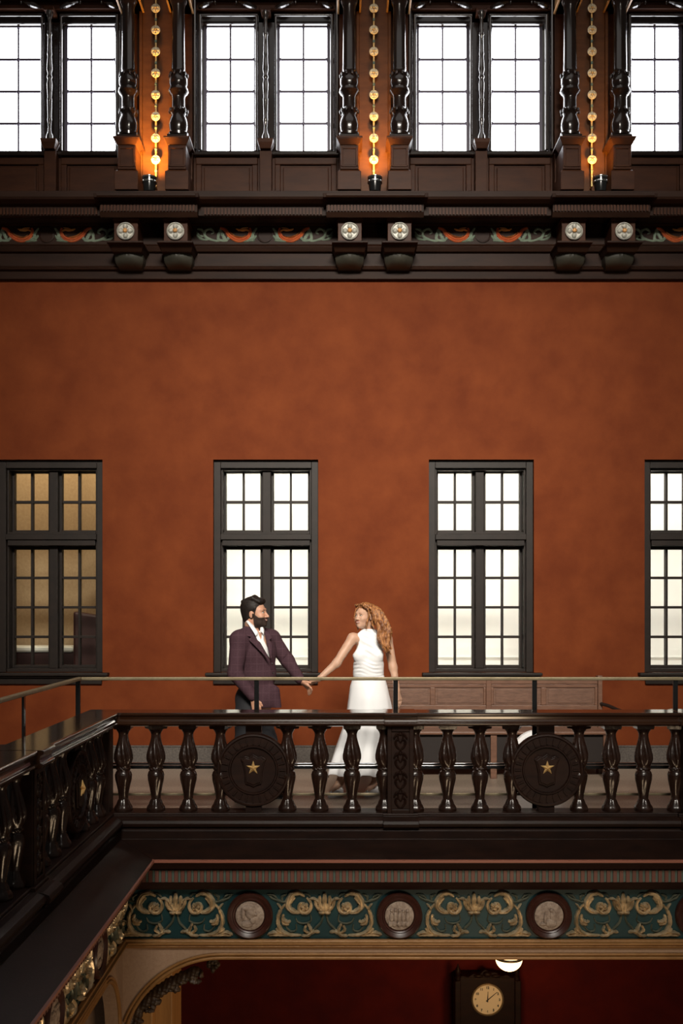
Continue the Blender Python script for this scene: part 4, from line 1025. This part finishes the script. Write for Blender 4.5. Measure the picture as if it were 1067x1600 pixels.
# trousers
g = Field((lo[0], MD-.30, 0), (hi[0], MD+.35, 1.15), .009)
g.ell(mp(394, 1093, .01), (.150, .135, .155), .04); g.chain([hipR, kR, aR], [.115, .085, .072], .05); g.chain([hipL, kL, aL], [.115, .085, .072], .05)
X, Y, Z = g.grids(); g.F = np.maximum(g.F, Z-1.05); g.mesh('trousers', 'trouser', body)
for a in (aR, aL):
    m = MB(); m.grid([[(a.x+.06+s_*(.075 if True else 0), a.y, 0) for s_ in (0,)]*3]*0 or [[(a.x+cx_, a.y+cy_, z_) for cx_, cy_ in o_] for z_, o_ in ((0, [(-.07, -.04), (.12, -.045), (.20, -.02), (.20, .02), (.12, .045), (-.07, .04)]), (.03, [(-.07, -.04), (.12, -.045), (.20, -.02), (.20, .02), (.12, .045), (-.07, .04)]), (.07, [(-.06, -.035), (.08, -.035), (.14, -.015), (.14, .015), (.08, .035), (-.06, .035)]), (.11, [(-.055, -.03), (.03, -.03), (.04, -.012), (.04, .012), (.03, .03), (-.055, .03)]))])
    m.build('shoe', 'black', body, smooth=True, angle=60)
# jacket: sleeves and skirts over the body
def jacket_field(th=0.0):
    g = Field((lo[0]-.02, MD-.40, .68), (hi[0], MD+.40, 1.60), .0050)
    g.cone(sR, sL, .082+th, .078+th, .04); g.ell(mp(400, 1020, .015), (.178+th, .150+th, .175), .05)
    g.ell(mp(403, 1052, .01), (.160+th, .135+th, .17), .05); g.ell(mp(408, 1092, -.01), (.130+th, .130+th, .15), .05); g.cone(mp(428, 1080, -.07), mp(434, 1110, -.08), .05, .035, .05)
    return g
g = jacket_field()
g.cone(sR+Vector((0, 0, .01)), mp(394, 983, .02), .055, .060, .04); g.cone(sL+Vector((0, 0, .01)), mp(397, 984, .05), .050, .055, .04)
X, Y, Z = g.grids()
hem = zof(1066, MD)+(zof(1104, MD)-zof(1066, MD))*np.clip((X-mp(384, 0).x)/(mp(402, 0).x-mp(384, 0).x), 0, 1)
g.F = np.maximum(g.F, (hem-Z)*.8)
# V opening down to the button, cut on the chest side (towards camera-right)
apex, topv = mp(424, 1032), mp(399, 976)
t_ = np.clip((Z-apex.z)/(topv.z-apex.z), -.3, 1.3); xc = apex.x+(mp(403, 976).x-apex.x)*t_; half = .052*np.maximum(t_, -.01)
V_ = np.maximum(np.abs(X-xc)-half, Y-(MD-.005)); V_ = np.maximum(V_, apex.z-Z)
g.F = np.maximum(g.F, -V_)
# neck hole
nh = np.sqrt(((X-neck0.x)/1)**2+((Y-(MD+.01))/1)**2)-.060; g.F = np.maximum(g.F, -np.maximum(nh, zof(984, MD)-Z))
def sleeve(g, a, b, c, r):
    g.chain([a, b, c], r, .025)
sleeve(g, sR, eR+Vector((-.005, 0, 0)), wR+Vector((-.003, 0, .012)), [.080, .062, .045]); sleeve(g, sL, eL, wL+Vector((-.01, 0, .012)), [.076, .060, .044])
rr = np.random.RandomState(3)
for a, b, c in ((sR, eR, wR), (sL, eL, wL)):       # creases at the elbows
    for k in range(5):
        q = b+(c-b)*(k-1.5)*.10; d = (c-b).normalized(); n_ = Vector((-d.z, 0, d.x)); g.cone(q-n_*.05+d*.012-Vector((0, .066, 0)), q+n_*.05-d*.012-Vector((0, .066, 0)), .006, .006, .014, 'cut')
g.F = g.F.astype(np.float32); jk = g.mesh('jacket', 'jacket', body)
# lapels
m = MB()
def lapel(pts, th=.010):
    A = [m.v(p) for p in pts]; B = [m.v(Vector(p)+Vector((0, th, 0))) for p in pts]; m.f(A); m.f(B[::-1])
    for i in range(len(pts)): m.f([A[i], B[i], B[(i+1) % len(pts)], A[(i+1) % len(pts)]])
def jp(x, y, dy): return mp(x, y, dy)
lapel([jp(385, 979, -.085), jp(383, 987, -.125), jp(386, 994, -.150), jp(392, 995, -.158), jp(389, 1000, -.163), jp(405, 1016, -.172), jp(423, 1035, -.160), jp(411, 1016, -.160), jp(397, 996, -.148), jp(388, 983, -.115)])
lapel([jp(413, 986, -.06), jp(420, 988, -.055), jp(425, 996, -.075), jp(421, 1000, -.10), jp(425, 1006, -.115), jp(424, 1033, -.155), jp(420, 1018, -.140), jp(416, 1002, -.11)])
m.build('lapel', 'jacket', jk, bevel=.003)
m = MB(); m.ball(jp(425, 1037, -.160), (.007, .004, .007), 6); m.ball(jp(427, 1052, -.150), (.007, .004, .007), 6); m.build('button', 'black', jk, smooth=True)
# shirt
g = Field((mp(380, 0).x, MD-.2, zof(1036, MD)), (mp(432, 0).x, MD+.2, zof(972, MD)), .0055)
g.ell(mp(402, 1014, .025), (.150, .140, .20), .05); g.cone(mp(394, 990, .01), mp(397, 984, .01), .078, .072, .03)
X, Y, Z = g.grids(); nh = np.sqrt((X-neck0.x-.012)**2+(Y-MD)**2)-.066; g.F = np.maximum(g.F, -np.maximum(nh, zof(986, MD)-Z))
oc = np.clip((Z-zof(1000, MD))/(zof(980, MD)-zof(1000, MD)), 0, 1.2); V_ = np.maximum(np.maximum(np.abs(X-(mp(409, 0).x-.02*oc))-.028*oc, Y-(MD-.02)), zof(1000, MD)-Z)
g.F = np.maximum(g.F, -V_); g.F = np.maximum(g.F, X-mp(413, 0).x-.055*np.clip((zof(1000, MD)-Z)/.1, 0, 1)).astype(np.float32); sh_ = g.mesh('shirt', 'white_shirt', body)
m = MB()
lapel([jp(384, 971, -.04), jp(389, 977, -.075), jp(400, 994, -.125), jp(403, 988, -.115), jp(396, 977, -.09), jp(387, 969, -.05)], .006)
lapel([jp(407, 980, -.085), jp(411, 980, -.075), jp(412, 991, -.11), jp(408, 987, -.105)], .006)
m.build('collar', 'white_shirt', sh_, bevel=.002)
for a, b, r in ((eR, wR, .034), (eL, wL, .033)):
    d = (b-a).normalized(); m = MB(); m.tube([b-d*.03, b-d*.005, b+d*.008], r, 16); m.build('cuff', 'white_shirt', sh_, smooth=True)
d = (wR-eR).normalized(); m = MB(); m.tube([wR+d*.004, wR+d*.022], .031, 16); m.build('watch', 'black', body, smooth=True)

# ---------------------------------------------------------------- the woman
WD = 9.35
def wp(x, y, dy=0.0): return px(x, y, WD+dy)
wom = thing('person', (wp(578, 1240).x, WD, 0), 'person with long copper hair in a sleeveless white gown beside the bearded one', 'person')
lo, hi = (wp(472, 1100).x, WD-.40, -.01), (wp(638, 1100).x, WD+.26, 1.74)
f = Field(lo, hi, .0038)
Hw = wp(569, 963, 0); HW, RW = head_frame(Hw, math.radians(-42), math.radians(-4), math.radians(-4), .94)
add_head(f, HW, RW, .94, False)
f.cone(Hw+Vector((.022, .01, -.06)), wp(578, 993, .02), .043, .047, .03)
tR, tL = wp(551, 997, -.02), wp(605, 999, .04)
f.cone(tR, tL, .040, .040, .05); f.ell(wp(577, 1012, .02), (.115, .085, .13), .05); f.ell(wp(576, 1052, .02), (.105, .08, .12), .05); f.ell(wp(576, 1085, .02), (.135, .105, .13), .05)
e1, w1 = wp(526, 1036, -.10), wp(498, 1061, -.14)
f.chain([tR, e1, w1], [.046, .036, .024], .025)
e2, w2 = wp(614, 1043, .02), wp(621, 1080, -.04)
f.chain([tL, e2, w2], [.045, .036, .023], .025)
h1, h2 = wp(566, 1105, 0), wp(586, 1105, .05); k1, k2 = Vector((h1.x-.08, WD-.02, .50)), Vector((h2.x, WD+.0, .50)); a1, a2 = Vector((wp(531, 0).x, WD-.02, .12)), Vector((wp(587, 0).x, WD+.02, .12))
f.chain([h1, k1, a1], [.09, .058, .034], .04); f.chain([h2, k2, a2], [.09, .058, .034], .04)
for a in (a1, a2): f.cone(a, a+Vector((-.07, -.06, -.07)), .030, .022, .02)
# hand laid in his, and the relaxed hand at her side
hand(f, w1, (-.95, .05, -.42), (.1, -.8, .5), [[(-1, .2, -.5), (-.8, .3, -.8), (-.3, .3, -1)], [(-1, .2, -.6), (-.7, .3, -.9), (-.2, .3, -1)], [(-.9, .2, -.7), (-.5, .3, -1), (0, .3, -1)], [(-.8, .2, -.8), (-.4, .3, -1), (.1, .3, -1)]], [(-.9, -.4, .1), (-1, 0, -.3)], .90)
hand(f, w2, (.22, -.1, -1), (-.5, -.8, 0), [[(.1, 0, -1), (-.1, .1, -1), (-.3, .2, -1)], [(.1, 0, -1), (-.1, .1, -1), (-.35, .2, -1)], [(.1, 0, -1), (-.15, .1, -1), (-.4, .2, -1)], [(.05, 0, -1), (-.2, .1, -1), (-.5, .2, -1)]], [(-.5, -.5, -.8), (-.3, -.2, -1)], .90)
bodyw = f.mesh('body', 'skin_w', wom)
face_parts(bodyw, HW, RW, 'brow_w', .94, bw=.0022, gaze=.002)
for a in (a1, a2):
    m = MB(); m.grid([[(a.x+dx, a.y+dy, z_) for dx, dy in o_] for z_, o_ in ((0, [(.0, .03), (-.03, .02), (-.11, -.07), (-.10, -.11), (-.06, -.10), (.03, 0)]), (.022, [(.0, .03), (-.03, .02), (-.11, -.07), (-.10, -.11), (-.06, -.10), (.03, 0)]), (.06, [(.0, .03), (-.03, .02), (-.08, -.05), (-.075, -.08), (-.04, -.06), (.03, 0)]))]); m.box(a.x-.002, a.x+.022, a.y, a.y+.025, 0, .10)
    m.build('shoe', 'satin', bodyw, smooth=True, angle=50)
# bodice: high neck, sleeveless, draped
g = Field((wp(542, 0).x, WD-.24, zof(1066, WD)), (wp(612, 0).x, WD+.24, zof(978, WD)), .0048)
g.ell(wp(576, 1010, .02), (.128, .100, .15), .04); g.ell(wp(576, 1036, .01), (.132, .098, .085), .04); g.ell(wp(575.5, 1052, .02), (.137, .104, .13), .05)
for x_ in (562, 588): g.ell(wp(x_, 1024, -.045), (.062, .052, .060), .045)
g.cone(wp(577, 996, .02), wp(576, 985, .0), .068, .055, .03); g.cone(wp(560, 992, 0), wp(594, 994, .03), .048, .048, .04)
X, Y, Z = g.grids()
# drape folds: diagonal from the neck, gathered across the waist
zb = zof(1026, WD); fr_ = np.clip((WD+.01-Y)/.04, 0, 1)
m1 = np.clip((Z-zb+.02)/.06, 0, 1)*fr_; m2 = np.clip((zb-.01-Z)/.04, 0, 1)*np.clip((Z-zof(1056, WD))/.02, 0, 1)*fr_
ph = (X-wp(560, 0).x)*.55+(Z-zb)*.85
g.F = g.F+.0030*m1*np.sin(ph*2*PI/.052+1.2*np.sin(X*17))*np.clip((X-wp(556, 0).x)/.1, .25, 1)
ph2 = (Z-zb)+.16*(X-wp(575, 0).x)+.010*np.sin(X*30); g.F = g.F+.0026*m2*np.sin(ph2*2*PI/.034+1.5*np.sin(X*23))*(.6+.4*np.sin(X*41+Z*30))
# arm holes: follow the photographed edge
for s_, pts in ((-1, [(566, 983), (558.5, 990), (560, 1006), (556, 1016), (549, 1025)]), (1, [(589, 985), (598, 992), (599, 1004), (601, 1014), (604, 1024)])):
    zs = [zof(p_[1], WD) for p_ in pts][::-1]; xs = [xof(p_[0], WD) for p_ in pts][::-1]
    xe = np.interp(Z.ravel(), zs, xs).reshape(Z.shape).astype(np.float32); below = Z < zs[0]
    cutf = (xe-X)*(1 if s_ < 0 else -1); cutf = np.where(below, -1, cutf); g.F = np.maximum(g.F, cutf)
nh = np.sqrt((X-wp(576, 0).x)**2+(Y-WD)**2)-.047; g.F = np.maximum(g.F, -np.maximum(nh, zof(988, WD)-Z)); g.F = np.maximum(g.F, Z-zof(982.5, WD))
g.F = g.F.astype(np.float32); dr = g.mesh('dress_bodice', 'satin', bodyw)
# skirt with soft flutes and a train to the left
rows = []; prof_ = [(1052, 556, 597, .085), (1058, 552.5, 600.5, .098), (1072, 547.5, 604.5, .120), (1090, 545, 608.5, .140), (1110, 542, 612.5, .150), (1140, 534.5, 602, .16), (1170, 523, 599, .18), (1200, 513, 598, .21), (1210, 511, 598, .22)]
NS = 96
for yi in range(len(prof_)*4-3):
    q = yi/4; i = min(int(q), len(prof_)-2); t_ = q-i; a, b = prof_[i], prof_[i+1]; y_, xl, xr, dp = [a[j]+(b[j]-a[j])*t_ for j in range(4)]
    c = (xof(xl, WD)+xof(xr, WD))/2; hw = (xof(xr, WD)-xof(xl, WD))/2; fl = max(0, (y_-1075)/135); row = []
    for j in range(NS):
        an = 2*PI*j/NS; fo = 1+fl*(.055*math.sin(7*an+1.0+fl)+.035*math.sin(12*an+2.2))
        hem_ = (.018*math.sin(5*an+.6)+.012*math.sin(9*an)) if yi == len(prof_)*4-4 else 0
        row.append((c+hw*fo*math.cos(an)/(1+.03*fl), WD+.02+dp*fo*math.sin(an), zof(y_, WD)+hem_))
    rows.append(row)
m = MB(); m.grid(rows, True, False); sk = m.build('dress_skirt', 'satin', bodyw, smooth=True, angle=180)
so = sk.modifiers.new('thick', 'SOLIDIFY'); so.thickness = .004; ss = sk.modifiers.new('sub', 'SUBSURF'); ss.levels = ss.render_levels = 1
# hair: crown, half-up knot, waves over the shoulder
g = Field((Hw.x-.17, WD-.24, Hw.z-.42), (Hw.x+.30, WD+.20, Hw.z+.18), .0035)
e = lambda c, r, k=.02, op='add': g.ell(HW(c), np.array(r)*.94, k, op, RW)
e((0, -.028, .048), (.084, .100, .088), .02); e((0, -.085, .055), (.050, .045, .06), .02); e((0, -.06, -.03), (.075, .055, .09), .02)
e((0, .125, -.015), (.068, .068, .100), .012, 'cut'); e((0, .03, -.12), (.075, .10, .06), .012, 'cut')
def P3(x, y, dy): return wp(x, y, dy)
rs_ = random.Random(9)
for k in range(14):       # long wavy locks
    u = k/13; x0 = 580+u*12; y0 = 948+6*abs(u-.3); ph = rs_.uniform(0, 6); n_ = 11; pts = []
    xe_, ye_ = 597+u*15+rs_.uniform(-3, 3), 1006+rs_.uniform(0, 18)*(1 if u > .3 else .5)
    for i in range(n_):
        t_ = i/(n_-1); pts.append(P3(x0+(xe_-x0)*t_**.9+5*math.sin(PI*min(1, t_*1.1))*(1.2*u+.2)+2.6*t_*math.sin(1.0+ph*.12+t_*12), y0+(ye_-y0)*t_, -.03-.11*t_**.6+.02*math.sin(ph+t_*9)+.035*(1-u)*0))
    g.chain(pts, [.0175+.0015*math.sin(i*1.7+ph)-.010*(i/(n_-1))**3 for i in range(n_)], .009)
for k, (pts, r) in enumerate((([(563, 945), (556, 952), (554.5, 962), (556, 972), (559, 982), (558, 987)], .0055), ([(566, 945), (575, 952), (577, 962), (573, 972), (572, 981)], .0075), ([(569, 944), (580, 951), (583, 962), (581, 974), (586, 984)], .010), ([(561, 946), (555, 955), (553.5, 965), (556, 978)], .004))):
    g.chain([P3(a, b, -.105+.015*k if k else -.03) for a, b in pts], [r]*(len(pts)-1)+[r*.4], .008)
for k in range(8):        # strands swept back over the crown
    a = -1+2*k/7; g.chain([HW((a*.055, .060, .105)), HW((a*.075, .0, .122-abs(a)*.03)), HW((a*.04, -.085, .105))], [.010, .013, .013], .007)
X, Y, Z = g.grids(); g.F = (g.F+.0019*np.sin((X+.35*(Z-Hw.z)+.012*np.sin(Z*48+X*12)+.3*Y)*2*PI/.0135)+.0012*np.sin((X-.2*Y+.010*np.sin(Z*60))*2*PI/.0085)).astype(np.float32)
g.mesh('hair', 'hair_w', bodyw, 1)

# carved bracket following the lower arch
lo = np.min([list(p_) for p_ in bracket_pts], 0)-.14; hi = np.max([list(p_) for p_ in bracket_pts], 0)+.12
g = Field(lo, hi, .007); rc = random.Random(5)
P_ = resample(bracket_pts, 40); g.chain(P_, [.030+.012*abs(math.sin(i*.55)) for i in range(40)], .02)
for p_ in resample(bracket_pts, 16):
    g.ell(p_+Vector((rc.uniform(.0, .05), -.02, rc.uniform(-.06, -.01))), (rc.uniform(.02, .045), .035, rc.uniform(.015, .03)), .012)
g.ell(bracket_pts[0]+Vector((-.02, 0, -.04)), (.08, .06, .11), .03)
X, Y, Z = g.grids(); g.F = (g.F+.006*np.sin(X*130+Z*70)*np.sin(Z*110-X*60)).astype(np.float32)
tag(g.mesh('carved_bracket', 'carved', None, 1), 'dark carved leaf bracket under the curve of the lower arch', 'carving')
